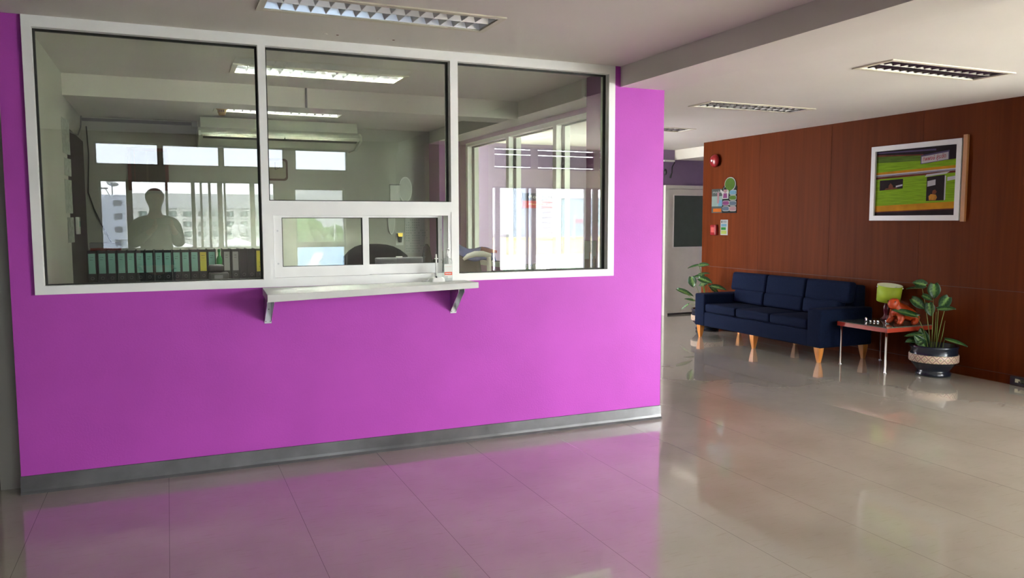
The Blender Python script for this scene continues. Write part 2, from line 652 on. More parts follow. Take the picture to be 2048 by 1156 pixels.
XL, XR, ZB = 0.115, 3.751, 1.0997
WX = 4.1755
b = MB().grid_wall([0, XL, XR, WX], [0, ZB, H], lambda u, v: not (XL < u < XR and v > ZB), lambda u, v, t: (u, t, v), 0.0, 0.12)
struct(b.build('wall_front', PURPLE), 'bright purple painted partition wall around the reception window')
slab('column_front', DPURPLE, 3.79, WX - 0.001, 0.121, 0.48, 0, H - 0.001, 'deep purple column inside the office at the right end of the partition')
slab('column_back', DPURPLE, 3.79, WX - 0.001, 4.1, 4.5, 0, 2.449, 'deep purple column in the far right corner of the office')
slab('beam_right', CEIL, 3.8, WX, YS + 0.001, -0.001, 2.451, H - 0.001, 'shallow off-white ceiling beam running out from the right end of the purple partition')
slab('beam_side', CEIL, 3.8, WX, 0.481, 4.5, 2.45, H - 0.001, 'off-white ceiling beam above the office side window')
slab('beam_office', CEIL, 0.111, 3.799, 1.8, 2.12, 2.432, H - 0.001, 'off-white ceiling beam crossing the office')
struct(MB().box(-0.12, 0.11, 0.121, 1.95, 0, H - 0.001).box(-0.12, 0.0, 1.95, 4.5, 0, H - 0.001).build('wall_left', OFFW), 'pale grey-green left side wall of the office')
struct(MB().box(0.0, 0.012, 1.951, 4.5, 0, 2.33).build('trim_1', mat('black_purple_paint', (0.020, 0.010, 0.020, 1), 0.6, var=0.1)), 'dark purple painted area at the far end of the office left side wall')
slab('floor_bounce_absorber', mat('bounce_absorber', (0.05, 0.048, 0.045, 1), 0.9, var=0.15, scale=30), 0.111, 4.05, 0.121, 4.5, 0.0005, 0.006, 'dark grey slab added over the office floor to cut bounced light')  # dark slab added to soak up light bouncing off the office floor
slab('wall_back', OFFW, -0.12, WX, 4.501, 4.62, 0, H - 0.001, 'pale grey-green back wall of the office')
b = MB().grid_wall([0.48, 0.52, 3.86, 4.1], [0, 1.0, 2.40, 2.449], lambda u, v: not (0.52 < u < 3.86 and 1.0 < v < 2.40), lambda u, v, t: (t, u, v), 4.055, WX)
struct(b.build('wall_side', DPURPLE), 'purple low wall under the office side window')
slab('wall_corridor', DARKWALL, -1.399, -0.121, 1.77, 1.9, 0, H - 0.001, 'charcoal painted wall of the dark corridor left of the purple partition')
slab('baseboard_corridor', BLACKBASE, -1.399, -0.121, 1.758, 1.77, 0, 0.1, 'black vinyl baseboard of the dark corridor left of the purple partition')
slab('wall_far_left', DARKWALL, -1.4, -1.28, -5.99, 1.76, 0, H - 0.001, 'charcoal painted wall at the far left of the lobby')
b = MB()
YW0, YW1 = -1.63, 4.34
b.box(7.8092, 8.05, YW0, YW1, 0, H - 0.001, 1)
ys = [YW1, 3.17, 1.97, 0.77, -0.43, YW0]
zs = [0.088, 0.85, H - 0.001]
for i in range(len(ys) - 1):
    for j in range(2):
        b.box(7.807, 7.8091, ys[i + 1] + 0.002, ys[i] - (0.002 if i else 0), zs[j] + 0.003, zs[j + 1] - (0.003 if j == 0 else 0), 0)
struct(b.build('wall_right', [WOOD, SEAM]), 'orange-brown wood veneer panelled wall behind the sofa')
struct(MB().box(7.8055, 7.8091, YW0, YW1, 0, 0.083).build('baseboard_right', WOOD), 'orange-brown veneer baseboard of the panelled wall')
slab('wall_lobby_back', LAV, 3.9, 9.7, 5.5, 5.62, 0, H - 0.001, 'lavender painted back wall of the lobby with the white door')
slab('wall_recess', LAV, 9.58, 9.7, 4.0, 5.499, 0, H - 0.001, 'lavender side wall of the recess past the panelled wall')
slab('wall_recess_front', CREAM, 8.051, 9.58, 4.1, 4.339, 0, H - 0.001, 'cream wall closing the recess past the panelled wall')
slab('beam_recess', CREAM, 8.13, 9.57, 4.341, 5.499, 2.44, H - 0.001, 'cream beam over the white door in the recess')
slab('wall_return', CREAM, 8.051, 12.0, -1.63, -1.5, 0, H - 0.001, 'cream wall turning right past the near end of the panelled wall')
slab('wall_far_right', CREAM, 12.0, 12.2, -5.99, -1.5, 0, H - 0.001, 'cream wall at the far right end of the lobby')
slab('column_light_blocker', CREAM, 3.76, 4.04, YS + 0.001, -4.5, 0, 2.45, 'added light-blocking fin under the lobby beam, outside the photo on the right of the viewer')  # unseen fin added to keep right-window light off the left wall
# grey vinyl cove baseboard of the partition
VINYL = mat('grey_vinyl_cove', (0.105, 0.105, 0.108, 1), 0.22, spec=0.6, var=0.22, scale=5, bump=0.25, bscale=14)
prof = [(-0.0005, 0.0), (-0.0005, 0.1), (-0.007, 0.098), (-0.0075, 0.03), (-0.011, 0.014), (-0.022, 0.003), (-0.024, 0.0)]
struct(MB().prism(prof, 'X', -0.004, WX + 0.006).build('baseboard_front', VINYL), 'scuffed grey vinyl cove baseboard along the purple partition')

# ------------------------------------------------------------------ reception window
win = thing('window_1', (1.93, 0, ZB), 'wide white framed reception window in the purple partition', 'window')
win['kind'] = 'structure'
Y0, Y1 = -0.013, 0.105
T1, T2 = 2.533, 1.1475            # head and sill lines of the clear opening
MULL = [(1.312, 1.356), (2.510, 2.562)]
f = MB()
f.box(XL, 0.160, Y0, Y1, ZB, H - 0.001).box(3.700, XR, Y0, Y1, ZB, H - 0.001)
f.box(0.160, 3.700, Y0, Y1, T1, H - 0.001).box(0.160, 3.700, Y0, Y1, ZB, T2)
f.build('frame', WHITEAL, win)
for x0, x1 in MULL:
    MB().box(x0, x1, Y0, Y1, T2, T1).build('mullion', WHITEAL, win)
BAR0, BAR1 = 1.557, 1.622
MB().box(1.356, 2.510, Y0, Y1, BAR0, BAR1).build('transom_bar', WHITEAL, win)
PANES = [(0.160, 1.312, T2, T1), (1.356, 2.510, BAR1, T1), (2.562, 3.700, T2, T1)]
gy = 0.048
for x0, x1, z0, z1 in PANES:
    g = MB()
    t = 0.011
    for a in ((x0, x0 + t, z0, z1), (x1 - t, x1, z0, z1), (x0 + t, x1 - t, z1 - t, z1), (x0 + t, x1 - t, z0, z0 + t * 0.5)):
        g.box(a[0], a[1], gy - 0.012, gy + 0.012, a[2], a[3])
    g.build('gasket', GASKET, win)
    MB().box(x0 + 0.001, x1 - 0.001, gy - 0.003, gy + 0.003, z0 + 0.001, z1 - 0.001).build('glass_pane', GLASS, win)
# sliding service hatch
SX0, SX1, SZ0, SZ1 = 1.356, 2.510, T2, BAR0
f = MB()
f.box(SX0, SX0 + 0.022, Y0 + 0.004, 0.095, SZ0, SZ1).box(SX1 - 0.022, SX1, Y0 + 0.004, 0.095, SZ0, SZ1)
f.box(SX0 + 0.022, SX1 - 0.022, Y0 + 0.004, 0.095, SZ1 - 0.024, SZ1).box(SX0 + 0.022, SX1 - 0.022, Y0 + 0.004, 0.095, SZ0, SZ0 + 0.008)
f.build('hatch_frame', WHITEAL, win)


def sash(x0, x1, y0, y1, left_stile, right_stile, screws):
    z0, z1 = SZ0 + 0.009, SZ1 - 0.025
    f = MB()
    f.box(x0, x0 + left_stile, y0, y1, z0, z1).box(x1 - right_stile, x1, y0, y1, z0, z1)
    f.box(x0 + left_stile, x1 - right_stile, y0, y1, z1 - 0.012, z1).box(x0 + left_stile, x1 - right_stile, y0, y1, z0, z0 + 0.064)
    o = f.build('sliding_sash', WHITEAL, win)
    ym = (y0 + y1) / 2
    WORLD[o.name] = WORLD[win.name]
    MB().box(x0 + left_stile - 0.004, x1 - right_stile + 0.004, ym - 0.003, ym + 0.003, z0 + 0.06, z1 - 0.008).build('glass_pane', GLASS, o)
    g = MB()
    a0, a1, c0, c1 = x0 + left_stile, x1 - right_stile, z0 + 0.064, z1 - 0.012
    for q in ((a0, a0 + 0.004, c0, c1), (a1 - 0.004, a1, c0, c1), (a0, a1, c1 - 0.004, c1), (a0, a1, c0, c0 + 0.003)):
        g.box(q[0], q[1], y0 + 0.004, y1 - 0.004, q[2], q[3])
    g.build('gasket', GASKET, o)
    for sx, sz in screws:
        MB().tube([(sx, y0 + 0.003, sz), (sx, y0 - 0.003, sz)], 0.0055, 10).build('screw', STEEL, o)


sash(1.380, 1.962, 0.004, 0.036, 0.047, 0.040, [(1.401, 1.44), (1.401, 1.24)])
sash(1.930, 2.466, 0.044, 0.076, 0.040, 0.030, [(2.456, 1.44), (2.456, 1.24)])

# ------------------------------------------------------------------ office side window
w2 = thing('window_2', (4.11, 2.2, 1.0), 'white framed side window of the office looking into the lobby', 'window')
w2['kind'] = 'structure'
f = MB()
f.box(4.04, 4.18, 0.52, 0.56, 1.0, 2.40).box(4.04, 4.18, 3.80, 3.86, 1.0, 2.40).box(4.04, 4.18, 0.56, 3.80, 2.36, 2.40).box(4.04, 4.18, 0.56, 3.80, 1.0, 1.05)
f.build('frame', WHITEAL, w2)
ed = [0.56, 1.53, 2.62, 3.80]
for y in (1.53, 2.62):
    MB().box(4.04, 4.18, y - 0.035, y + 0.035, 1.05, 2.36).build('mullion', WHITEAL, w2)
for i in range(3):
    a, c = ed[i] + (0.035 if i else 0), ed[i + 1] - (0.035 if i < 2 else 0)
    g = MB()
    for q in ((a, a + 0.012, 1.05, 2.36), (c - 0.012, c, 1.05, 2.36), (a, c, 2.348, 2.36), (a, c, 1.05, 1.06)):
        g.box(4.095, 4.121, q[0], q[1], q[2], q[3])
    g.build('gasket', GASKET, w2)
    MB().box(4.105, 4.111, a + 0.001, c - 0.001, 1.051, 2.359).build('glass_pane', GLASS2, w2)

# ------------------------------------------------------------------ window wall behind the viewer (seen reflected in the glass)
SW0, SW1 = -1.279, 11.999
HOLES = [(0.005, 0.725, 2.19, 2.47), (0.755, 1.445, 2.19, 2.465), (1.475, 2.25, 2.19, 2.465), (2.38, 3.09, 2.17, 2.46),   # transom lights
         (0.04, 2.12, 1.145, 2.01),                                                                                      # sliding windows
         (2.365, 3.035, 0.35, 1.935),                                                                                    # glazed door light
         (5.22, 7.66, 0.735, 2.005),                                                                                     # right windows
         (5.26, 7.66, 2.27, 2.575),
         (8.0, 11.8, 0.05, 2.50)]                                                                                      # shuttered transoms, then the unseen glazing added for daylight
us = sorted({SW0, SW1} | {x for h in HOLES for x in h[:2]})
vs_ = sorted({0, H - 0.001} | {z for h in HOLES for z in h[2:]})
_w = MB().grid_wall(us, vs_, lambda u, v: not any(h[0] < u < h[1] and h[2] < v < h[3] for h in HOLES), lambda u, v, t: (u, t, v), YS - 0.14, YS)
struct(_w.build('wall_windows', CREAM), 'cream window wall reflected in the reception glass')


FROST = glass_mat('frosted_transom_glass', (0.30, 0.31, 0.32, 1), 1.45)
TINT = glass_mat('tinted_glass', (0.335, 0.34, 0.34, 1), 1.45)
SOFT = glass_mat('lightly_tinted_glass', (0.50, 0.50, 0.50, 1), 1.45)


def south_window(n, label, rect, bars, zbars=(), glass=CLEAR, fm=None):
    x0, x1, z0, z1 = rect
    o = thing('window_%d' % n, ((x0 + x1) / 2, YS - 0.07, z0), label, 'window')
    o['kind'] = 'structure'
    f = MB()
    t = 0.02
    f.box(x0, x0 + t, YS - 0.10, YS - 0.04, z0, z1).box(x1 - t, x1, YS - 0.10, YS - 0.04, z0, z1)
    f.box(x0 + t, x1 - t, YS - 0.10, YS - 0.04, z1 - t, z1).box(x0 + t, x1 - t, YS - 0.10, YS - 0.04, z0, z0 + t)
    f.build('frame', fm or GREYAL, o)
    for a, c in bars:
        MB().box(a, c, YS - 0.095, YS - 0.045, z0 + t, z1 - t).build('mullion', fm or GREYAL, o)
    for a, c in zbars:
        MB().box(x0 + t, x1 - t, YS - 0.09, YS - 0.05, a, c).build('cross_bar', fm or GREYAL, o)
    if glass:
        MB().box(x0 + t, x1 - t, YS - 0.073, YS - 0.069, z0 + t, z1 - t).build('glass_pane', glass, o)
    return o


for i, h in enumerate(HOLES[:4]):
    south_window(3 + i, ['leftmost white transom light reflected in the left reception pane', 'second white transom light from the left, reflected in the left reception pane',
                         'third white transom light, reflected either side of the first mullion', 'rightmost white transom light reflected in the middle reception pane'][i], h, (), (), FROST)
south_window(7, 'sliding windows reflected behind the photographer in the left reception pane', HOLES[4],
             [(0.335, 0.405), (0.782, 0.812), (1.085, 1.13), (1.19, 1.215), (1.29, 1.32), (1.40, 1.46), (1.48, 1.50), (1.80, 1.86)], (), TINT)
south_window(8, 'tall door light with the trees outside, reflected in the sliding hatch', HOLES[5], (), ((1.145, 1.215),), TINT)
south_window(9, 'large windows over the terrace reflected in the right reception pane', HOLES[6],
             [(5.29, 5.36), (5.80, 5.83), (5.885, 5.955), (6.80, 6.91), (6.95, 7.04)], (), SOFT)
south_window(11, 'unseen glazing added for daylight beyond the right edge of the photo', HOLES[8], [(8.93, 9.0), (9.87, 9.94), (10.8, 10.87)])  # added out of view to bring more daylight into the lobby
SHUT = mat('dark_shutter_paint', (0.10, 0.085, 0.10, 1), 0.6, var=0.05)
w10 = thing('window_10', (6.46, YS - 0.05, 2.27), 'shuttered transom with three bright slits reflected in the right reception pane', 'window')
w10['kind'] = 'structure'
for x0, x1 in ((5.26, 5.85), (5.97, 6.93), (7.04, 7.66)):
    pz = [2.27, 2.292, 2.299, 2.475, 2.482, 2.553, 2.56, 2.575]
    for a, c in ((pz[0], pz[1]), (pz[2], pz[3]), (pz[4], pz[5]), (pz[6], pz[7])):
        MB().box(x0, x1, YS - 0.03, YS - 0.01, a, c).build('shutter_board', SHUT, w10)
for x0, x1 in ((5.85, 5.97), (6.93, 7.04)):
    MB().box(x0, x1, YS - 0.04, YS - 0.005, 2.27, 2.575).build('post', GREYAL, w10)

# ------------------------------------------------------------------ white door in the recess
d = thing('door_1', (8.4, 5.46, 0), 'white door with a dark glass upper panel in the recess past the panelled wall', 'door')
d['kind'] = 'structure'
DW = mat('door_white', (0.74, 0.73, 0.67, 1), 0.5, var=0.03)
f = MB()
f.box(7.93, 7.995, 5.44, 5.499, 0, 2.045).box(8.90, 8.96, 5.44, 5.499, 0, 2.045).box(7.995, 8.90, 5.44, 5.499, 1.99, 2.045)
f.build('frame', DW, d)
f = MB()
f.grid_wall([8.0, 8.095, 8.80, 8.895], [0.03, 1.075, 1.89, 1.985], lambda u, v: not (8.095 < u < 8.80 and 1.075 < v < 1.89), lambda u, v, t: (u, t, v), 5.455, 5.49)
leaf = f.build('door_leaf', DW, d)
DG = mat('dark_door_glass', (0.075, 0.105, 0.09, 1), 0.12, spec=0.5, var=0.05)
MB().box(8.095, 8.80, 5.468, 5.478, 1.075, 1.89).build('glass_panel', DG, d)
f = MB()
for q in ((8.085, 8.81, 1.06, 1.08), (8.085, 8.81, 1.885, 1.90), (8.085, 8.10, 1.08, 1.885), (8.795, 8.81, 1.08, 1.885)):
    f.box(q[0], q[1], 5.448, 5.456, q[2], q[3])
f.build('glazing_bead', WHITEP, d)
MB().box(8.0, 8.895, 5.46, 5.495, 0.0, 0.028).build('bottom_gap', BLACKBASE, d)
MB().tube([(8.84, 5.455, 1.0), (8.84, 5.40, 1.0), (8.74, 5.40, 1.0)], 0.009).build('handle', STEEL, d)

# ------------------------------------------------------------------ recessed louvre lights
def make_troffer(lit, label, louver=None):
    """Built around (0, 0, 0) = centre of the opening at ceiling level."""
    t = bpy.data.objects.new('ceiling_light', None)
    COL.objects.link(t)
    WORLD[t.name] = Vector((0, 0, 0))
    tag(t, label, 'ceiling light')
    f = MB()
    ox, oy, ix, iy = TL / 2 + 0.033, TW / 2 + 0.033, TL / 2 - 0.002, TW / 2 - 0.002
    z0, z1 = -0.008, -0.0004
    f.box(-ox, ox, iy, oy, z0, z1).box(-ox, ox, -oy, -iy, z0, z1).box(-ox, -ix, -iy, iy, z0, z1).box(ix, ox, -iy, iy, z0, z1)
    f.build('frame', TRIMCREAM, t)
    hx, hy = TL / 2 + 0.006, TW / 2 + 0.006
    g = MB()
    g.box(-hx, hx, -hy, hy, 0.118, 0.124)
    e = 0.003
    hx, hy = TL / 2 - 0.001, TW / 2 - 0.001
    g.box(-hx, hx, -hy, -hy + e, 0.0, 0.118).box(-hx, hx, hy - e, hy, 0.0, 0.118).box(-hx, -hx + e, -hy + e, hy - e, 0.0, 0.118).box(hx - e, hx, -hy + e, hy - e, 0.0, 0.118)
    g.build('housing', WHITEP, t)
    l = MB()
    n = 15
    p = (TL - 0.01) / n
    for k in range(n + 1):
        x = -TL / 2 + 0.005 + k * p
        hw = 0.026 if 0 < k < n else 0.013
        l.prism([(x - 0.0015, 0.001), (x + 0.0015, 0.001), (x + hw, 0.055), (x - hw, 0.055)], 'Y', -hy + e, hy - e, 0)
    for s in (-1, 1):
        ye = s * (hy - e)
        l.prism([(ye, 0.0), (ye - s * 0.002, 0.0), (ye - s * 0.0155, 0.0555), (ye, 0.0555)], 'X', -hx + e, hx - e, 0)
    l.prism([(-0.002, -0.001), (0.002, -0.001), (0.028, 0.0555), (-0.028, 0.0555)], 'X', -hx + e, hx - e, 0)
    l.build('louver', louver or ALU, t)
    for s in (-1, 1):
        MB().tube([(-TL / 2 + 0.03, s * 0.072, 0.082), (TL / 2 - 0.03, s * 0.072, 0.082)], 0.014, 12).build('tube', TUBEON if lit else TUBEOFF, t)
    return t


_off = make_troffer(False, '')
_on = make_troffer(True, '')
_shaded = make_troffer(False, '', mat('shaded_louver', (0.13, 0.12, 0.11, 1), 0.35, 1.0, var=0.1))  # louver metal darkened: dim lobby reflection put into its colour
TLAB = ['unlit recessed louvre light above the reception window, cut by the top edge of the photo',
        'lit recessed louvre light in the office, nearer than the beam',
        'lit recessed louvre light in the office above the air conditioner',
        'unlit recessed louvre light nearest the framed picture',
        'unlit recessed louvre light over the middle of the sofa lobby, second from the picture',
        'unlit recessed louvre light farthest back, by the edge of the purple partition']
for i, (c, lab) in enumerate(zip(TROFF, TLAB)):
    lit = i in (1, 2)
    proto = _on if lit else (_off if i == 0 else _shaded)
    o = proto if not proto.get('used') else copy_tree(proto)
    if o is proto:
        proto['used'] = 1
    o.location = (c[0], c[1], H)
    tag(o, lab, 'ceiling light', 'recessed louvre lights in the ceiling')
for o in list(COL.objects):
    if 'used' in o.keys():
        del o['used']
# rusty fixing marks on the ceiling in front of the window
RUST = mat('rust_stain', (0.16, 0.07, 0.045, 1), 0.8, var=0.3, scale=60)
for i, (x, y, lab) in enumerate([(1.679, -0.176, 'pale plaster patch on the ceiling, leftmost of the four marks'), (1.752, -0.18, 'rust-coloured screw mark on the ceiling, second from the left'),
                                 (2.0, -0.173, 'faint screw mark on the ceiling, third from the left'), (2.09, -0.182, 'rust-coloured screw mark on the ceiling, rightmost of the four')]):
    q = MB().lathe([(0.016 if i == 0 else 0.009, -0.0015), (0.013 if i == 0 else 0.006, -0.0032), (0.0, -0.0036)][::-1], x, y, H + 0.001, 10)
    tag(q.build('ceiling_mark', CEIL if i in (0, 2) else RUST), lab, 'mark', 'screw marks on the ceiling')

# ------------------------------------------------------------------ service shelf on two brackets
sh = thing('service_shelf', (1.95, -0.14, 1.06), 'pale grey shelf on metal brackets under the sliding hatch', 'shelf')
SHELFM = mat('pale_grey_laminate', (0.66, 0.655, 0.635, 1), 0.35, var=0.03)
b = MB()
xa, xb, yf = 1.302, 2.605, -0.262
vs = []
for x, zt, th in ((xa, 1.086, 0.045), (xb, 1.1075, 0.038)):
    for y, dz in ((-0.014, 0.012 if x == xa else -0.004), (yf, -0.010 if x == xa else 0.0)):
        vs += [(x, y, zt + dz), (x, y, zt + dz - th)]
b.add(vs, [(0, 2, 3, 1), (4, 5, 7, 6), (0, 4, 6, 2), (1, 3, 7, 5), (2, 6, 7, 3), (0, 1, 5, 4)])
b.build('board', SHELFM, sh, bevel=0.003, weld=True)


def bracket(x, ztop, zbot):
    w_, t = 0.042, 0.0025
    b = MB()
    depth = 0.17
    b.box(x - w_ / 2, x + w_ / 2, -t - 0.0005, -0.0005, zbot, ztop)                         # wall flange
    b.box(x - w_ / 2, x + w_ / 2, -depth, -t, ztop - t, ztop)                               # top flange
    tri = [(-t, zbot + 0.012), (-depth, ztop - 0.02), (-depth, ztop - t), (-t, ztop - t)]
    b.prism(tri, 'X', x - w_ / 2, x - w_ / 2 + t)
    b.prism(tri, 'X', x + w_ / 2 - t, x + w_ / 2)
    o = b.build('bracket', STEEL, sh)
    WORLD[o.name] = WORLD[sh.name]
    for sx, xx in ((-1, x - w_ / 2), (1, x + w_ / 2)):
        for (yy, zz) in ((-0.135, ztop - 0.025), (-0.115, ztop - 0.03), (-0.095, ztop - 0.065), (-0.075, ztop - 0.07), (-0.055, ztop - 0.1), (-0.04, ztop - 0.105)):
            MB().tube([(xx - sx * 0.0003, yy, zz), (xx + sx * 0.0006, yy, zz)], 0.0032, 8, smooth=False).build('rivet', WHITEP, o)
    for xx, zz in ((x - 0.013, zbot + 0.012), (x + 0.013, zbot + 0.012), (x + 0.006, ztop - 0.07)):
        MB().tube([(xx, -t - 0.0005, zz), (xx, -t - 0.0025, zz)], 0.0035, 8, smooth=False).build('screw', GREYP, o)


bracket(1.330, 1.035, 0.879)
bracket(2.522, 1.062, 0.884)

# sanitiser bottle
bx, by, bz = 2.462, -0.060, 1.1055
o = thing('sanitiser_bottle', (bx, by, bz), 'clear pump bottle with orange-banded label at the right end of the service shelf', 'bottle')
def rrect(w_, d_, r, n=5):
    pts = []
    for cx_, cy_, a0 in ((w_ / 2 - r, d_ / 2 - r, 0), (-w_ / 2 + r, d_ / 2 - r, 90), (-w_ / 2 + r, -d_ / 2 + r, 180), (w_ / 2 - r, -d_ / 2 + r, 270)):
        for k in range(n + 1):
            a = math.radians(a0 + 90 * k / n)
            pts.append((cx_ + r * math.cos(a), cy_ + r * math.sin(a)))
    return pts


def loft(rings, closed=True):
    m = MB()
    n = len(rings[0])
    vs = [p for r in rings for p in r]
    fs = [(i * n + k, i * n + (k + 1) % n, (i + 1) * n + (k + 1) % n, (i + 1) * n + k) for i in range(len(rings) - 1) for k in range(n)]
    m.add(vs, fs, 0, True)
    if closed:
        m.add(rings[0][::-1], [tuple(range(n))])
        m.add(rings[-1], [tuple(range(n))])
    return m


rings = []
for s_, z in ((0.92, 0.0), (1.0, 0.004), (1.0, 0.128), (0.93, 0.140), (0.72, 0.148), (0.32, 0.153), (0.30, 0.166)):
    rings.append([(bx + p[0] * s_, by + p[1] * min(1, s_ + 0.1), bz + z) for p in rrect(0.066, 0.042, 0.014)])
CLEARP = glass_mat('bottle_plastic', (0.84, 0.86, 0.855, 1), 1.5)
loft(rings).build('bottle', CLEARP, o)
lab = MB()
lab.box(bx - 0.026, bx + 0.026, by - 0.0225, by - 0.0215, bz + 0.022, bz + 0.112, 0)
lab.box(bx - 0.0262, bx + 0.0262, by - 0.0228, by - 0.0226, bz + 0.040, bz + 0.060, 1)
lab.box(bx - 0.024, bx + 0.022, by - 0.0228, by - 0.0226, bz + 0.094, bz + 0.0953, 2)
lab.box(bx - 0.024, bx - 0.004, by - 0.0228, by - 0.0226, bz + 0.026, bz + 0.030, 3)
for k in range(6):
    lab.box(bx - 0.020 + k * 0.007, bx - 0.0155 + k * 0.007, by - 0.0231, by - 0.0229, bz + 0.046, bz + 0.054, 0)
lab.build('label', [PAPERW, mat('orange_print', (0.80, 0.10, 0.04, 1), 0.5, var=0.03), mat('pink_print', (0.7, 0.35, 0.33, 1), 0.5, var=0), mat('grey_print', (0.25, 0.28, 0.28, 1), 0.5, var=0)], o)
pm = MB().lathe([(0.012, 0.160), (0.0125, 0.178), (0.008, 0.180), (0.006, 0.196), (0.0085, 0.198), (0.0095, 0.214), (0.003, 0.216)], bx, by, bz, 18)
pm.tube([(bx, by, bz + 0.206), (bx + 0.012, by - 0.024, bz + 0.203)], 0.0045, 8)
pm.tube([(bx, by, bz + 0.162), (bx, by, bz + 0.012)], 0.0022, 6)
pm.build('pump', WHITEP, o)
# desk pen on its white stand
o = thing('counter_pen', (2.375, -0.075, 1.1045), 'white counter pen standing in a flat white base left of the pump bottle', 'pen')
bs = MB()
rings = []
for s_, z in ((1.0, 0.0), (1.0, 0.010), (0.93, 0.022), (0.75, 0.029), (0.3, 0.031)):
    rings.append([(2.388 + p[0] * s_, -0.075 + p[1] * s_, 1.1045 + z) for p in rrect(0.098, 0.05, 0.02)])
loft(rings).build('base', WHITEP, o)
MB().lathe([(0.0062, 0.026), (0.0062, 0.036), (0.003, 0.037)], 2.377, -0.09, 1.1045, 12).build('socket', BLACKP, o)
MB().tube([(2.377, -0.09, 1.137), (2.3785, -0.085, 1.20), (2.381, -0.078, 1.262), (2.382, -0.075, 1.283)], [0.003, 0.0055, 0.006, 0.0045], 10).build('barrel', WHITEP, o)
MB().tube([(2.368, -0.08, 1.255), (2.381, -0.079, 1.2535), (2.394, -0.078, 1.255)], [0.002, 0.0075, 0.002], 8).build('clip', WHITEP, o)
pts = [(2.345 - 0.012 - 0.05 * t + 0.004 * math.cos(t * 50), -0.078 - 0.02 * math.sin(t * 3), 1.1075 + 0.004 + 0.004 * math.sin(t * 50) + 0.03 * max(0, 0.35 - t)) for t in [k / 60 for k in range(61)]]
MB().tube(pts, 0.0016, 6).build('coil_cord', mat('clear_cord', (0.6, 0.6, 0.58, 1), 0.3, var=0), o)
MB().add([(1.905, -0.16, 1.0966), (1.935, -0.185, 1.0966), (1.972, -0.150, 1.0975), (1.94, -0.135, 1.0985), (1.905, -0.16, 1.0974), (1.935, -0.185, 1.0974), (1.972, -0.150, 1.0983), (1.94, -0.135, 1.0993)],
         [(0, 3, 2, 1), (4, 5, 6, 7), (0, 1, 5, 4), (1, 2, 6, 5), (2, 3, 7, 6), (3, 0, 4, 7)]).build('paper_scrap', PAPERW)
tag(bpy.data.objects['paper_scrap'], 'small torn scrap of paper lying in the middle of the service shelf', 'paper')

# ------------------------------------------------------------------ office: cabinet with the row of lever-arch files
cb = thing('low_cabinet', (0.9, 2.82, 0), 'dark low cabinet under the row of black lever-arch files', 'cabinet')
MB().box(0.13, 1.70, 2.56, 3.08, 0.0, 0.93).build('carcass', GREYP, cb, bevel=0.004)
for x0 in (0.15, 0.68, 1.20):
    q = MB().box(x0, x0 + 0.48, 2.545, 2.559, 0.06, 0.90).build('door', GREYP, cb)
    WORLD[q.name] = WORLD[cb.name]
    MB().box(x0 + 0.42, x0 + 0.435, 2.53, 2.545, 0.45, 0.57).build('handle', STEEL, q)
FILEB = mat('black_file_card', (0.012, 0.014, 0.016, 1), 0.4, var=0.15)


def make_file(w_, labmat, lab_z=(0.125, 0.295), scribble=True):
    o = bpy.data.objects.new('lever_arch_file', None)
    COL.objects.link(o)
    WORLD[o.name] = Vector((0, 0, 0))
    h, dep = 0.318, 0.285
    b = MB()
    b.box(-w_ / 2, -w_ / 2 + 0.003, 0.0, dep, 0, h).box(w_ / 2 - 0.003, w_ / 2, 0.0, dep, 0, h).box(-w_ / 2 + 0.003, w_ / 2 - 0.003, 0.0, 0.003, 0, h)
    b.build('cover', FILEB, o)
    MB().box(-w_ / 2 + 0.008, w_ / 2 - 0.012, 0.02, dep - 0.01, 0.006, h - 0.025).build('papers', PAPERW, o)
    if labmat:
        l = MB().box(-w_ / 2 + 0.009, w_ / 2 - 0.009, -0.0012, -0.0002, lab_z[0], lab_z[1], 0)
        if scribble:
            for k in range(2):
                z = lab_z[1] - 0.035 - k * 0.02
                for j in range(3):
                    xx = -0.012 + j * 0.008 + random.uniform(-0.002, 0.002)
                    l.box(xx, xx + 0.005, -0.0016, -0.0013, z, z + 0.006 * random.uniform(0.5, 1.2), 1)
        l.build('label', [labmat, INK], o)
    ring = MB()
    rp = [(0.012 * math.cos(a), -0.0015, 0.085 + 0.012 * math.sin(a)) for a in [2 * math.pi * k / 16 for k in range(17)]]
    ring.tube(rp, 0.0022, 6)
    ring.build('finger_ring', GREYP, o)
    return o


WL = mat('grey_label', (0.42, 0.42, 0.42, 1), 0.6, var=0.03)
P_teal = make_file(0.070, TEAL)
P_yel = make_file(0.070, YELLOW)
P_white = make_file(0.066, WL)
P_plain = make_file(0.066, None)
PY2 = make_file(0.088, YELLOW, (0.11, 0.30), False)
vl = MB()
put_text(vl, 'Sand map', 0.022, (0.0, -0.0018, 0.2), (0, 0, 1), (-1, 0, 0), width=0.10)
vl.build('lettering', INK, PY2)
FX = [(0.192, P_teal), (0.270, P_teal), (0.343, P_teal), (0.418, P_teal), (0.490, P_teal), (0.562, P_teal), (0.634, P_teal), (0.711, P_teal), (0.782, P_teal), (0.855, P_teal), (0.927, P_teal), (1.001, P_teal),
      (1.073, P_yel), (1.145, P_teal), (1.272, P_white), (1.345, P_white), (1.415, P_plain), (1.483, P_plain), (1.562, PY2)]
ORD = ['first', 'second', 'third', 'fourth', 'fifth', 'sixth', 'seventh', 'eighth', 'ninth', 'tenth', 'eleventh', 'twelfth']
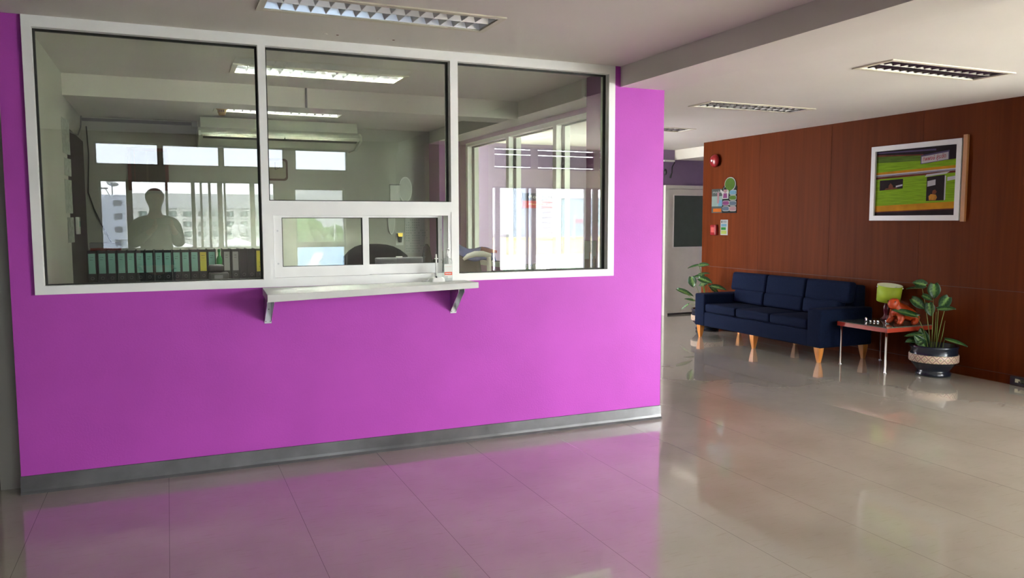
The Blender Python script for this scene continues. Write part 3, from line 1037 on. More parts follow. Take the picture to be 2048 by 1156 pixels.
FL = ['black lever-arch file with a teal spine label, %s from the left of the row' % ORD[i] for i in range(12)] + [
    'black lever-arch file with a plain yellow label in the middle of the row', 'black lever-arch file with a teal label just right of the plain yellow one',
    'black lever-arch file with a pale grey label right of the black telephone', 'narrow-labelled grey black file two along from the black telephone',
    'unlabelled black file next to the two grey-labelled files', 'unlabelled black file directly left of the wide yellow-labelled file',
    'wide black file with a lettered yellow label at the right end of the row']
seen = set()
for (x, p), lab in zip(FX, FL):
    if p.name in seen:
        o = copy_tree(p)
    else:
        o = p
        seen.add(p.name)
    o.location = (x, 2.585 + random.uniform(-0.006, 0.006), 0.9305)
    tag(o, lab, 'file', 'lever-arch files in a row on the office cabinet')
o = thing('desk_telephone', (1.16, 2.48, 1.0), 'black desk telephone standing in front of the files', 'telephone')
st = thing('wall_desk', (1.0, 2.25, 0), 'grey work desk in front of the low cabinet in the office', 'desk')
MB().box(0.2, 1.9, 1.95, 2.52, 0.955, 0.985).build('worktop', GREYP, st)
for x in (0.23, 1.85):
    MB().box(x, x + 0.03, 1.97, 2.50, 0, 0.955).build('leg', GREYP, st)
o.location = (1.19, 2.44, 0.985)
WORLD[o.name] = Vector((1.19, 2.44, 0.985))
MB().box(1.11, 1.27, 2.36, 2.50, 0.9855, 1.05).build('body', BLACKP, o, bevel=0.012, bseg=3)
MB().box(1.105, 1.235, 2.395, 2.45, 1.052, 1.12).build('handset', BLACKP, o, bevel=0.02, bseg=3)
MB().box(1.15, 1.22, 2.355, 2.36, 1.0, 1.03).build('display', GREYP, o)
o = thing('green_bottle', (1.205, 2.545, 0.93), 'green bottle standing against the files behind the black telephone', 'bottle')
MB().lathe([(0.024, 0.056), (0.025, 0.07), (0.025, 0.23), (0.018, 0.25), (0.010, 0.262), (0.010, 0.30)], 1.205, 2.53, 0.93, 18).build('bottle', GREENP, o)
MB().lathe([(0.012, 0.296), (0.012, 0.32), (0.004, 0.322)], 1.205, 2.53, 0.93, 14).build('cap', GREENP, o)
WORLD[o.name] = Vector((1.205, 2.53, 0.985))
for ch in o.children:
    ch.location = (0, 0.015, 0.0)
o = thing('red_box', (0.28, 2.95, 0.9305), 'red box behind the left end of the files', 'box')
MB().box(0.16, 0.40, 2.885, 3.06, 0.9305, 1.265).build('carton', mat('red_card', (0.16, 0.02, 0.012, 1), 0.7, var=0.08), o)
MB().box(0.155, 0.405, 2.88, 3.065, 1.266, 1.31).build('lid', GREYP, o)

# ------------------------------------------------------------------ office: air conditioner, detector, clock, picture
ac = thing('air_conditioner', (1.96, 4.1, 2.3), 'long white ceiling-hung air conditioner in front of the office back wall', 'air conditioner')
ACM = mat('ac_enamel', (0.72, 0.74, 0.62, 1), 0.3, var=0.02)
b = MB().prism([(4.40, 2.575), (3.90, 2.575), (3.86, 2.465), (3.80, 2.435), (3.765, 2.40), (3.765, 2.378), (3.84, 2.372), (3.87, 2.352), (4.05, 2.30), (4.40, 2.30)], 'X', 1.14, 2.765)
b.build('body', ACM, ac)
for x in (1.115, 2.766):
    MB().prism([(4.38, 2.46), (3.83, 2.46), (3.755, 2.42), (3.755, 2.37), (3.84, 2.34), (4.05, 2.29), (4.38, 2.29)], 'X', x, x + 0.024).build('end_cap', ACM, ac)
MB().prism([(3.766, 2.377), (3.772, 2.371), (3.868, 2.353), (3.862, 2.36)], 'X', 1.16, 2.745).build('air_slot', BLACKP, ac)
MB().prism([(3.756, 2.384), (3.764, 2.39), (3.764, 2.366), (3.756, 2.364)], 'X', 1.15, 1.96).build('flap', ACM, ac)
MB().prism([(3.756, 2.384), (3.764, 2.39), (3.764, 2.366), (3.756, 2.364)], 'X', 1.97, 2.755).build('flap', ACM, ac)
MB().box(1.5, 1.54, 4.0, 4.3, 2.575, H - 0.0005).build('hanger', STEEL, ac)
MB().box(2.4, 2.44, 4.0, 4.3, 2.575, H - 0.0005).build('hanger', STEEL, ac)
MB().box(1.06, 1.114, 3.95, 4.05, 2.48, 2.53).build('valve_box', GREYP, ac)
tag(MB().box(0.013, 1.07, 4.46, 4.499, 2.545, 2.575).build('cable_duct', GREYP), 'dark cable duct along the top of the office back wall left of the air conditioner', 'duct')
o = thing('smoke_detector', (1.308, 3.17, H), 'yellow and brown detector on the office ceiling above the air conditioner', 'detector')
YB = mat('aged_yellow_plastic', (0.50, 0.30, 0.08, 1), 0.45, var=0.08)
MB().lathe([(0.030, -0.088), (0.034, -0.07), (0.040, -0.06), (0.040, -0.04), (0.062, -0.018), (0.065, -0.0005)], 1.308, 3.17, H, 24).build('body', YB, o)
for a in (-2.2, -1.75, -1.3):
    MB().box(1.308 + 0.0405 * math.cos(a) - 0.006, 1.308 + 0.0405 * math.cos(a) + 0.006, 3.17 + 0.0405 * math.sin(a) - 0.003, 3.17 + 0.0405 * math.sin(a) + 0.003, H - 0.058, H - 0.042).build('sensor_slot', DARKRED, o)
o = thing('wall_picture', (0.63, 4.48, 2.06), 'dark picture in a red-brown frame on the office back wall behind the photographer’s reflection'.replace('’', "'"), 'picture')
f = MB()
x0, x1, z0, z1, t = 0.425, 0.825, 1.83, 2.285, 0.035
f.box(x0, x0 + t, 4.475, 4.4995, z0, z1).box(x1 - t, x1, 4.475, 4.4995, z0, z1).box(x0 + t, x1 - t, 4.475, 4.4995, z1 - t, z1).box(x0 + t, x1 - t, 4.475, 4.4995, z0, z0 + t)
f.build('frame', mat('red_brown_lacquer', (0.13, 0.028, 0.014, 1), 0.4, var=0.1), o)
p = MB().box(x0 + t, x1 - t, 4.49, 4.4985, z0 + t, z1 - t, 0)
p.box(x0 + t + 0.03, x0 + t + 0.034, 4.4885, 4.4899, z0 + t + 0.02, z1 - t, 1).box(x0 + 0.18, x0 + 0.20, 4.4885, 4.4899, z0 + t + 0.02, z1 - t, 2)
p.build('print', [mat('olive_print', (0.05, 0.04, 0.02, 1), 0.5, var=0.2), mat('red_print', (0.25, 0.05, 0.02, 1), 0.5, var=0), mat('dull_print', (0.10, 0.09, 0.05, 1), 0.5, var=0)], o)
o = thing('wall_clock', (1.95, 4.48, 2.08), 'square brown wall clock on the office back wall beside the first mullion', 'clock')
c = [(1.945 + p[0], 2.085 + p[1]) for p in rrect(0.28, 0.25, 0.04)]
MB().prism(c, 'Y', 4.47, 4.4995).build('case', BROWNF, o)
c = [(1.945 + p[0], 2.085 + p[1]) for p in rrect(0.235, 0.205, 0.03)]
MB().prism(c, 'Y', 4.466, 4.4695).build('dial', mat('aged_dial', (0.36, 0.33, 0.24, 1), 0.5, var=0.04), o)
MB().box(1.94, 1.947, 4.463, 4.4655, 2.085, 2.17).build('minute_hand', BLACKP, o)
MB().prism([(1.942, 2.08), (1.948, 2.088), (2.0, 2.115), (2.003, 2.109)], 'Y', 4.462, 4.465).build('hour_hand', BLACKP, o)
# papers and a switch box on the left wall
for i, (y0, y1, z0, z1, lab) in enumerate([(1.66, 1.93, 2.00, 2.26, 'highest of the notices curling off the office left wall'), (1.72, 1.94, 1.84, 1.97, 'small notice below the highest one on the office left wall'),
                                           (1.68, 1.92, 1.56, 1.81, 'wide notice in the middle of the office left wall papers'), (1.74, 1.94, 1.34, 1.53, 'lowest of the notices on the office left wall')]):
    n = MB()
    k = 6
    pts = [(0.1115 + 0.022 * (j / k) ** 2, y0 + (y1 - y0) * j / k) for j in range(k + 1)]
    n.prism(pts + [(p[0] - 0.0012, p[1]) for p in pts[::-1]], 'Z', z0, z1)
    tag(n.build('notice_sheet', [WHITEP, mat('grey_notice', (0.34, 0.37, 0.33, 1), 0.7, var=0.25, scale=30)][1] if i == 0 else MATS['grey_notice']), lab, 'notice', 'notices on the office left wall')
o = thing('switch_box', (0.02, 3.43, 1.45), 'pale switch box on the purple end of the office left wall', 'switch')
MB().box(0.0125, 0.04, 3.36, 3.50, 1.38, 1.54).build('box', WHITEP, o, bevel=0.004)
MB().box(0.0405, 0.045, 3.40, 3.44, 1.45, 1.50).build('rocker', TEAL, o)
pts = [(0.05, 4.485, 2.49), (0.06, 4.485, 2.2), (0.04, 4.487, 1.8), (0.09, 4.487, 1.62), (0.17, 4.487, 1.42), (0.24, 4.487, 1.27), (0.30, 4.487, 1.17)]
tag(MB().tube(pts, 0.006, 8).build('wall_cable', BLACKP), 'thin black cable hanging down the left of the office back wall', 'cable')
pts = [(0.02, 2.95, 2.29), (0.02, 3.4, 2.31), (0.02, 3.9, 2.34), (0.03, 4.1, 2.44), (0.03, 4.2, 2.56)]
tag(MB().tube(pts, 0.007, 8).build('ceiling_cable', GREYP), 'grey cable looping up the corner of the office left wall to the ceiling', 'cable')
tag(MB().box(1.872, 1.888, 1.79, 1.799, 2.432, H - 0.002).build('conduit', GREYP), 'thin vertical conduit on the face of the office beam', 'conduit')
tag(MB().box(3.785, 3.7995, 0.50, 0.55, 2.453, H - 0.002).build('conduit', WHITEP), 'white conduit on the side beam beside the purple column', 'conduit')

# right part of the back wall: plaques, dispenser, dotted poster
PLQ = mat('pale_plaque', (0.62, 0.63, 0.58, 1), 0.35, var=0.04)


def oval(x, z, rx, rz, lab):
    pts = [(x + rx * math.cos(a), z + rz * math.sin(a)) for a in [2 * math.pi * k / 28 for k in range(28)]]
    o = thing('oval_plaque', (x, 4.49, z), lab, 'plaque', 'pale plaques on the office back wall')
    MB().prism(pts, 'Y', 4.484, 4.4995).build('rim', WHITEP, o)
    pts = [(x + rx * 0.84 * math.cos(a), z + rz * 0.9 * math.sin(a)) for a in [2 * math.pi * k / 28 for k in range(28)]]
    MB().prism(pts, 'Y', 4.481, 4.4835).build('face', PLQ, o)


oval(3.48, 1.88, 0.085, 0.155, 'larger pale oval plaque right of the tall plaque on the office back wall')
oval(3.30, 1.52, 0.045, 0.19, 'narrow pale oval plaque seen through the right hatch sash')
o = thing('tall_plaque', (3.35, 4.49, 1.86), 'tall white plaque on the office back wall above the hatch', 'plaque')
MB().box(3.29, 3.41, 4.486, 4.4995, 1.64, 1.93).build('panel', WHITEP, o)
MB().box(3.285, 3.415, 4.482, 4.4995, 1.931, 1.94).build('top_rail', GREYP, o)
o = thing('wall_dispenser', (3.40, 4.47, 1.27), 'brass and black cup-shaped dispenser on a white plate on the office back wall', 'dispenser')
MB().box(3.355, 3.445, 4.49, 4.4995, 1.20, 1.36).build('plate', WHITEP, o)
MB().prism([(3.37, 1.345), (3.43, 1.345), (3.422, 1.29), (3.415, 1.235), (3.385, 1.235), (3.378, 1.29)], 'Y', 4.455, 4.4895).build('cup', BLACKP, o)
MB().prism([(3.367, 1.35), (3.433, 1.35), (3.426, 1.305), (3.374, 1.305)], 'Y', 4.450, 4.4545).build('collar', BRASS, o)
o = thing('dotted_poster', (3.62, 4.495, 1.4), 'pale poster of faint green dots on the office back wall near the purple column', 'poster')
MB().box(3.47, 3.77, 4.496, 4.4995, 1.10, 1.72).build('sheet', mat('faint_paper', (0.55, 0.56, 0.53, 1), 0.6, var=0.02), o)
dd = MB()
for i in range(11):
    for j in range(16):
        if random.random() < 0.75 and not (i > 6 and j > 8):
            x, z = 3.485 + i * 0.026, 1.12 + j * 0.032
            dd.box(x, x + 0.014, 4.4952, 4.4958, z, z + 0.012)
dd.build('dots', mat('faint_green_ink', (0.30, 0.37, 0.31, 1), 0.7, var=0), o)

# ------------------------------------------------------------------ office desk, chairs, monitor
dk = thing('office_desk', (2.6, 0.75, 0), 'pale office desk behind the reception window', 'desk')
MB().box(1.75, 3.70, 0.50, 1.22, 0.72, 0.75).build('worktop', DESKW, dk, bevel=0.004)
for x in (1.80, 3.62):
    MB().box(x, x + 0.04, 0.55, 1.18, 0, 0.72).build('leg', GREYP, dk)
mo = thing('monitor', (2.43, 1.02, 0.75), 'grey flat monitor on the office desk, its top edge showing in the right hatch sash', 'monitor')
MB().box(2.245, 2.625, 1.0, 1.03, 0.90, 1.216).build('screen_case', GREYP, mo, bevel=0.008)
MB().box(2.26, 2.61, 0.994, 0.9995, 0.915, 1.203).build('screen', mat('dull_screen', (0.10, 0.10, 0.115, 1), 0.3, var=0.03), mo)
MB().box(2.405, 2.455, 0.99, 1.0, 1.213, 1.226).build('webcam', WHITEP, mo)
MB().box(2.41, 2.46, 1.031, 1.05, 0.76, 1.0).build('stand', GREYP, mo)
MB().box(2.33, 2.54, 0.94, 1.12, 0.7505, 0.762).build('foot', GREYP, mo, bevel=0.003)
bgm = thing('black_pouch', (2.68, 1.0, 0.75), 'black pouch with a grey front standing right of the monitor', 'pouch')
rings = []
for s_, z in ((0.9, 0.0), (1.0, 0.03), (1.0, 0.36), (0.85, 0.46), (0.55, 0.54), (0.2, 0.565)):
    rings.append([(2.672 - 0.012 * (z > 0.4) + p[0] * s_, 1.02 + p[1] * s_, 0.7505 + z) for p in rrect(0.085, 0.10, 0.03)])
loft(rings).build('body', BLACKF, bgm)
MB().prism([(2.655, 0.78), (2.70, 0.78), (2.705, 1.16), (2.685, 1.20), (2.66, 1.17)], 'Y', 0.962, 0.9695).build('front_pocket', mat('dark_grey_fabric', (0.05, 0.05, 0.053, 1), 0.9, spec=0.1, var=0.1), bgm)


def office_chair(x, y, zb, wid, lab):
    o = thing('office_chair', (x, y, 0), lab, 'chair', 'black office chairs behind the reception window')
    n = 10
    vs, fs = [], []
    for k in range(2):
        for i in range(n + 1):
            for j in range(7):
                u = i / n * 2 - 1
                v = j / 6
                ww = wid / 2 * (1 - 0.12 * v * v)
                top = zb - 0.10 * abs(u) ** 3
                vs.append((x + u * ww, y - 0.0 + 0.09 * (u * u) * -1 + 0.05 * k + 0.05 * v, 0.58 + (top - 0.58) * v))
    m = n + 1
    for k in range(2):
        for i in range(n):
            for j in range(6):
                q = (k * m * 7 + i * 7 + j, k * m * 7 + (i + 1) * 7 + j, k * m * 7 + (i + 1) * 7 + j + 1, k * m * 7 + i * 7 + j + 1)
                fs.append(q if k == 0 else q[::-1])
    for i in range(n):
        for j in (0, 6):
            q = (i * 7 + j, (i + 1) * 7 + j, m * 7 + (i + 1) * 7 + j, m * 7 + i * 7 + j)
            fs.append(q[::-1] if j == 0 else q)
    for i in (0, n):
        for j in range(6):
            q = (i * 7 + j, i * 7 + j + 1, m * 7 + i * 7 + j + 1, m * 7 + i * 7 + j)
            fs.append(q[::-1] if i == 0 else q)
    MB().add(vs, fs, 0, True).build('backrest', BLACKF, o, weld=True)
    MB().box(x - 0.24, x + 0.24, y - 0.46, y + 0.02, 0.43, 0.50).build('seat', BLACKF, o, bevel=0.03, bseg=3)
    MB().tube([(x, y - 0.2, 0.09), (x, y - 0.2, 0.43)], 0.025, 12).build('column', CHROME, o)
    MB().box(x - 0.03, x + 0.03, y - 0.05, y + 0.06, 0.40, 0.62).build('back_support', BLACKP, o)
    for k in range(5):
        a = k * 2 * math.pi / 5 + 0.3
        q = MB().tube([(x, y - 0.2, 0.11), (x + 0.27 * math.cos(a), y - 0.2 + 0.27 * math.sin(a), 0.08)], [0.025, 0.015], 8).build('base_arm', BLACKP, o)
        WORLD[q.name] = WORLD[o.name]
        MB().tube([(x + 0.27 * math.cos(a) - 0.015, y - 0.2 + 0.27 * math.sin(a), 0.031), (x + 0.27 * math.cos(a) + 0.015, y - 0.2 + 0.27 * math.sin(a), 0.031)], 0.03, 12).build('caster', GREYP, q)
    return o


office_chair(2.42, 1.72, 1.30, 0.62, 'black office chair behind the sliding hatch')
oc = office_chair(3.17, 1.78, 1.235, 0.50, 'black office chair with a blue jacket over it, behind the right reception pane')
MB().tube([(3.12, 1.44, 1.165), (3.16, 1.43, 1.195), (3.22, 1.42, 1.212), (3.29, 1.41, 1.212), (3.36, 1.41, 1.195)], [0.012, 0.022, 0.026, 0.026, 0.02], 12).build('armrest', PAPERW, oc)
MB().tube([(3.385, 1.60, 0.50), (3.36, 1.42, 0.62), (3.345, 1.41, 1.185)], 0.02, 10).build('armrest_post', PAPERW, oc)
jk = thing('blue_jacket', (3.17, 1.78, 1.2), 'blue jacket draped over the top of the right office chair', 'jacket')
n, m = 14, 8
vs, fs = [], []
for i in range(n + 1):
    for j in range(m + 1):
        u = i / n
        v = j / m * 2 - 1
        z = 1.30 + 0.02 * math.sin(u * 9) - 0.07 * u - 0.10 * max(0, abs(v) - 0.25) - 0.03 * abs(v)
        vs.append((3.09 + 0.42 * u, 1.82 + v * 0.10 - 0.07 * (2 * u - 1) ** 2 + 0.012 * math.sin(i * 2.1 + j), z))
for i in range(n):
    for j in range(m):
        fs.append((i * (m + 1) + j, (i + 1) * (m + 1) + j, (i + 1) * (m + 1) + j + 1, i * (m + 1) + j + 1))
q = MB().add(vs, fs, 0, True).build('cloth', BLUEC, jk)
q.modifiers.new('t', 'SOLIDIFY').thickness = 0.012
MB().tube([(3.40, 1.74, 1.245), (3.47, 1.72, 1.225), (3.54, 1.70, 1.215)], [0.02, 0.022, 0.012], 10).build('red_cuff', mat('red_cloth', (0.22, 0.02, 0.012, 1), 0.8, var=0.1), jk)
# ledge inside the right pane with trays and boxes
lg = thing('inner_ledge', (3.2, 0.24, 0), 'black ledge along the inside of the right reception pane', 'ledge')
MB().box(2.60, 3.785, 0.13, 0.38, 1.105, 1.13).build('board', BLACKP, lg)
for x in (2.65, 3.15, 3.70):
    MB().box(x, x + 0.03, 0.14, 0.36, 0.0, 1.105).build('upright', BLACKP, lg)
o = thing('double_socket_box', (3.265, 0.22, 1.13), 'white double switch box on the ledge in the right reception pane', 'switch')
for x in (3.224, 3.268):
    q = MB().box(x, x + 0.042, 0.20, 0.25, 1.1305, 1.188).build('cube_case', WHITEP, o, bevel=0.003)
    WORLD[q.name] = WORLD[o.name]
    MB().box(x + 0.010, x + 0.014, 0.1985, 0.1998, 1.148, 1.165).box(x + 0.016, x + 0.026, 0.1985, 0.1998, 1.148, 1.152).box(x + 0.028, x + 0.034, 0.1985, 0.1998, 1.148, 1.158).build('marking', GREYP, q)
o = thing('photo_stand', (3.71, 0.27, 1.13), 'clear upright stand holding a brown photo at the right end of the ledge', 'photo stand')
MB().box(3.655, 3.765, 0.255, 0.262, 1.1305, 1.35).build('clear_sheet', CLEARP, o)
p = MB().box(3.66, 3.76, 0.2635, 0.266, 1.135, 1.345, 0)
p.box(3.662, 3.758, 0.2628, 0.2634, 1.137, 1.21, 1).box(3.70, 3.725, 0.2624, 0.2627, 1.14, 1.26, 2).box(3.735, 3.75, 0.2624, 0.2627, 1.15, 1.23, 2)
p.build('photo', [mat('photo_sky', (0.42, 0.45, 0.46, 1), 0.4, var=0.1, scale=20), mat('photo_ground', (0.14, 0.06, 0.035, 1), 0.4, var=0.4, scale=40), mat('photo_figure', (0.42, 0.25, 0.17, 1), 0.4, var=0.3, scale=40)], o)
MB().box(3.64, 3.775, 0.235, 0.30, 1.1302, 1.1345).build('foot', WHITEP, o)
for x0, x1, m_, lab in ((2.98, 3.20, mat('dark_green_plastic', (0.01, 0.09, 0.05, 1), 0.4, var=0.1), 'dark green pen tray left of the white switch box on the ledge'),
                        (3.40, 3.60, GREENP, 'bright green pen tray right of the white switch box on the ledge')):
    o = thing('pen_tray', ((x0 + x1) / 2, 0.2, 1.13), lab, 'tray', 'green pen trays on the inner ledge')
    MB().box(x0, x1, 0.17, 0.23, 1.1305, 1.150).build('tray', m_, o, bevel=0.003)
    for k in range(3):
        MB().tube([(x0 + 0.02 + 0.02 * k, 0.18 + 0.018 * k, 1.153), (x1 - 0.05 + 0.01 * k, 0.19 + 0.014 * k, 1.155)], 0.004, 8).build('pen', [BLACKP, YELLOW, GREENP][k], o)
tag(MB().tube([(3.515, 0.21, 1.131), (3.515, 0.21, 1.20)], [0.012, 0.009], 10).build('marker_pen', BROWNF), 'brown marker standing upright on the ledge beside the bright green tray', 'marker')
tag(MB().box(3.325, 3.385, 0.18, 0.24, 1.1305, 1.155).build('tape_dispenser', BLACKP, bevel=0.008), 'small black tape dispenser on the ledge right of the white switch box', 'dispenser')

# ------------------------------------------------------------------ sofa
sf = thing('sofa', (7.36, 2.32, 0), 'long navy blue fabric sofa on orange wooden legs against the panelled wall', 'sofa')
sx0, sx1, sy0, sy1 = 7.0, 7.73, 1.245, 3.40
MB().box(sx0 + 0.012, sx1, sy0 + 0.01, sy1 - 0.01, 0.155, 0.335).build('base', NAVY, sf, bevel=0.018, bseg=3)
for y0, y1 in ((sy0, sy0 + 0.195), (sy1 - 0.195, sy1)):
    MB().box(sx0, sx1 + 0.01, y0, y1, 0.157, 0.565).build('armrest', NAVY, sf, bevel=0.022, bseg=4)
cw = (sy1 - sy0 - 0.39) / 3
for k in range(3):
    a = sy0 + 0.195 + k * cw
    MB().box(sx0 + 0.004, 7.50, a + 0.004, a + cw - 0.004, 0.337, 0.445).build('seat_cushion', NAVY, sf, bevel=0.03, bseg=4)
MB().prism([(7.56, 0.337), (7.735, 0.337), (7.735, 0.79), (7.60, 0.80)], 'Y', sy0 + 0.10, sy1 - 0.10).build('back_frame', NAVY, sf, bevel=0.02, bseg=3, weld=True)
for k in range(3):
    a = sy0 + 0.10 + k * (sy1 - sy0 - 0.20) / 3
    c = a + (sy1 - sy0 - 0.20) / 3
    lo = max(a, sy0 + 0.2) + 0.003
    hi = min(c, sy1 - 0.2) - 0.003
    MB().prism([(7.44, 0.45), (7.555, 0.45), (7.575, 0.62), (7.46, 0.62)], 'Y', lo, hi).build('lumbar_cushion', NAVY, sf, bevel=0.035, bseg=4, weld=True)
    MB().prism([(7.475, 0.60), (7.58, 0.60), (7.62, 0.825), (7.51, 0.835)], 'Y', a + 0.003, c - 0.003).build('back_cushion', NAVY, sf, bevel=0.035, bseg=4, weld=True)


def sofa_leg(x, y, fx, fy):
    m = MB()
    n = 6
    rings = []
    for i in range(n + 1):
        t = i / n
        z = 0.158 * (1 - t)
        hw = 0.036 - 0.021 * t ** 1.3
        ox = fx * 0.016 * math.sin(t * math.pi / 2)
        oy = fy * 0.016 * math.sin(t * math.pi / 2)
        rings.append([(x + ox + a * hw, y + oy + b_ * hw, z) for a, b_ in ((1, 1), (-1, 1), (-1, -1), (1, -1))])
    vs = [p for r in rings for p in r]
    fs = [(i * 4 + k, (i + 1) * 4 + k, (i + 1) * 4 + (k + 1) % 4, i * 4 + (k + 1) % 4) for i in range(n) for k in range(4)]
    fs += [(0, 1, 2, 3), tuple(n * 4 + k for k in range(4))[::-1]]
    m.add(vs, fs)
    m.build('leg', ORWOOD, sf, weld=True)


for x, fx in ((7.05, -1), (7.68, 0.3)):
    for y, fy in ((1.31, -0.3), (2.32, 0), (3.33, 0.3)):
        sofa_leg(x, y, fx * 0.0, fy)

# ------------------------------------------------------------------ side table, lamp, figurine, glass pieces
tb = thing('side_table', (7.47, 0.86, 0), 'low side table with a red edge, glass top and chrome legs beside the sofa', 'table')
tx0, tx1, ty0, ty1 = 7.155, 7.785, 0.548, 1.172
MB().box(tx0, tx1, ty0, ty1, 0.405, 0.447).build('top', REDEDGE, tb, bevel=0.002)
MB().box(tx0 + 0.008, tx1 - 0.008, ty0 + 0.008, ty1 - 0.008, 0.4472, 0.455).build('glass_top', mat('green_glass_sheet', (0.10, 0.13, 0.10, 1), 0.04, spec=0.6, var=0.0, coat=0.6), tb)
for x in (tx0 + 0.03, tx1 - 0.03):
    for y in (ty0 + 0.03, ty1 - 0.03):
        MB().lathe([(0.016, 0.0), (0.016, 0.008), (0.0125, 0.012), (0.0125, 0.404)], x, y, 0, 16).build('leg', CHROME, tb)
lp = thing('table_lamp', (7.655, 1.0, 0.455), 'table lamp with a lime green drum shade on the side table', 'lamp')
MB().lathe([(0.05, 0.0005), (0.055, 0.012), (0.035, 0.03), (0.022, 0.06), (0.03, 0.10), (0.032, 0.14), (0.018, 0.175), (0.010, 0.19), (0.010, 0.30)], 7.655, 1.0, 0.455, 20).build('base', DARKRED, lp)
m = MB()
n = 36
prof = [(0.112, -0.085), (0.122, 0.085), (0.118, 0.085), (0.108, -0.085)]
tilt = Matrix.Rotation(math.radians(-4.5), 3, Vector((-0.75, -0.66, 0))) @ Matrix.Rotation(math.radians(7), 3, Vector((0.66, -0.75, 0)))
vs = []
for r, z in prof:
    for k in range(n):
        a = 2 * math.pi * k / n
        vs.append(tilt @ Vector((r * math.cos(a), r * math.sin(a), z)) + Vector((7.655, 0.975, 0.738)))
fs, mi = [], []
for i in range(4):
    j = (i + 1) % 4
    for k in range(n):
        fs.append((i * n + k, i * n + (k + 1) % n, j * n + (k + 1) % n, j * n + k))
m.add(vs, fs, 0, True)
for i in range(len(m.f)):
    m.m[i] = 1 if n <= i % (4 * n) < 3 * n else 0
m.build('lamp_shade', [LIME, LIMEIN], lp)
m = MB()
for a in (2.6, -1.0):
    c = tilt @ Vector((0.122 * math.cos(a), 0.122 * math.sin(a), 0.068)) + Vector((7.655, 0.975, 0.738))
    m = MB()
    m.ball(c, 0.008, seg=10, rings=6)
    m.build('rivet', WHITEP, lp)
MB().tube([(7.655 - 0.11, 0.975, 0.80), (7.655, 0.985, 0.76), (7.655 + 0.11, 0.975, 0.80)], 0.003, 6).build('shade_carrier', STEEL, lp)
# orange animal figurine
an = thing('animal_figurine', (7.48, 0.70, 0.455), 'orange glazed animal figurine standing in front of the lamp on the side table', 'figurine')
N = [((7.615, 0.70, 0.548), 0.070), ((7.53, 0.70, 0.585), 0.078), ((7.455, 0.70, 0.625), 0.062), ((7.40, 0.70, 0.665), 0.052), ((7.345, 0.70, 0.655), 0.036),
     ((7.46, 0.645, 0.53), 0.036), ((7.435, 0.635, 0.478), 0.028), ((7.395, 0.635, 0.473), 0.020),
     ((7.46, 0.755, 0.53), 0.036), ((7.435, 0.765, 0.478), 0.028), ((7.395, 0.765, 0.473), 0.020),
     ((7.625, 0.62, 0.51), 0.048), ((7.60, 0.60, 0.478), 0.030), ((7.545, 0.60, 0.473), 0.020),
     ((7.625, 0.78, 0.51), 0.048), ((7.60, 0.80, 0.478), 0.030), ((7.545, 0.80, 0.473), 0.020),
     ((7.69, 0.70, 0.50), 0.026), ((7.425, 0.665, 0.705), 0.018), ((7.425, 0.735, 0.705), 0.018)]
Ed = [(0, 1), (1, 2), (2, 3), (3, 4), (2, 5), (5, 6), (6, 7), (2, 8), (8, 9), (9, 10), (0, 11), (11, 12), (12, 13), (0, 14), (14, 15), (15, 16), (0, 17), (3, 18), (3, 19)]
v, f = skin_mesh(N, Ed)
zmin = min(p.z for p in v)
m = MB().add([(p.x, p.y, p.z - zmin + 0.4555) for p in v], f, 0, True)
m.build('body', ORANGE, an)
for y in (0.658, 0.742):
    MB().ball((7.378, y, 0.690), 0.007, seg=10, rings=6).build('eye', BLACKP, an)
for i, (x, y, r, h, lab) in enumerate([(7.36, 0.99, 0.016, 0.045, 'taller small glass ornament, leftmost on the glass tabletop'), (7.38, 0.95, 0.014, 0.018, 'small glass ornament second from the left on the tabletop'),
                                       (7.40, 0.92, 0.014, 0.020, 'small glass ornament in the middle of the tabletop cluster'), (7.42, 0.89, 0.016, 0.020, 'small glass ornament at the right of the low cluster on the tabletop'),
                                       (7.45, 0.82, 0.012, 0.036, 'upright glass ornament standing apart, nearest the orange figurine')]):
    MB().lathe([(r * 0.7, 0.0), (r, 0.004), (r * 0.6, h * 0.4), (r * 0.9, h * 0.75), (r * 0.25, h)], x, y, 0.4555, 12).build('glass_ornament', CHROME)
    tag(COL.objects[-1] if False else [o for o in COL.objects if o.name.startswith('glass_ornament')][-1], lab, 'ornament', 'small glass ornaments on the side table')
cdm = thing('card_holder', (7.49, 0.86, 0.455), 'small pale card leaning on a clear foot beside the orange figurine', 'card')
MB().add([(7.475, 0.845, 0.460), (7.515, 0.842, 0.460), (7.545, 0.858, 0.525), (7.512, 0.862, 0.525), (7.475, 0.8475, 0.460), (7.515, 0.8445, 0.460), (7.545, 0.8605, 0.525), (7.512, 0.8645, 0.525)],
         [(0, 1, 2, 3), (7, 6, 5, 4), (0, 4, 5, 1), (1, 5, 6, 2), (2, 6, 7, 3), (3, 7, 4, 0)]).build('card', mat('pinkish_card', (0.45, 0.36, 0.38, 1), 0.4, var=0.05), cdm)
MB().box(7.47, 7.52, 0.835, 0.86, 0.4552, 0.4605).build('foot', CLEARP, cdm)


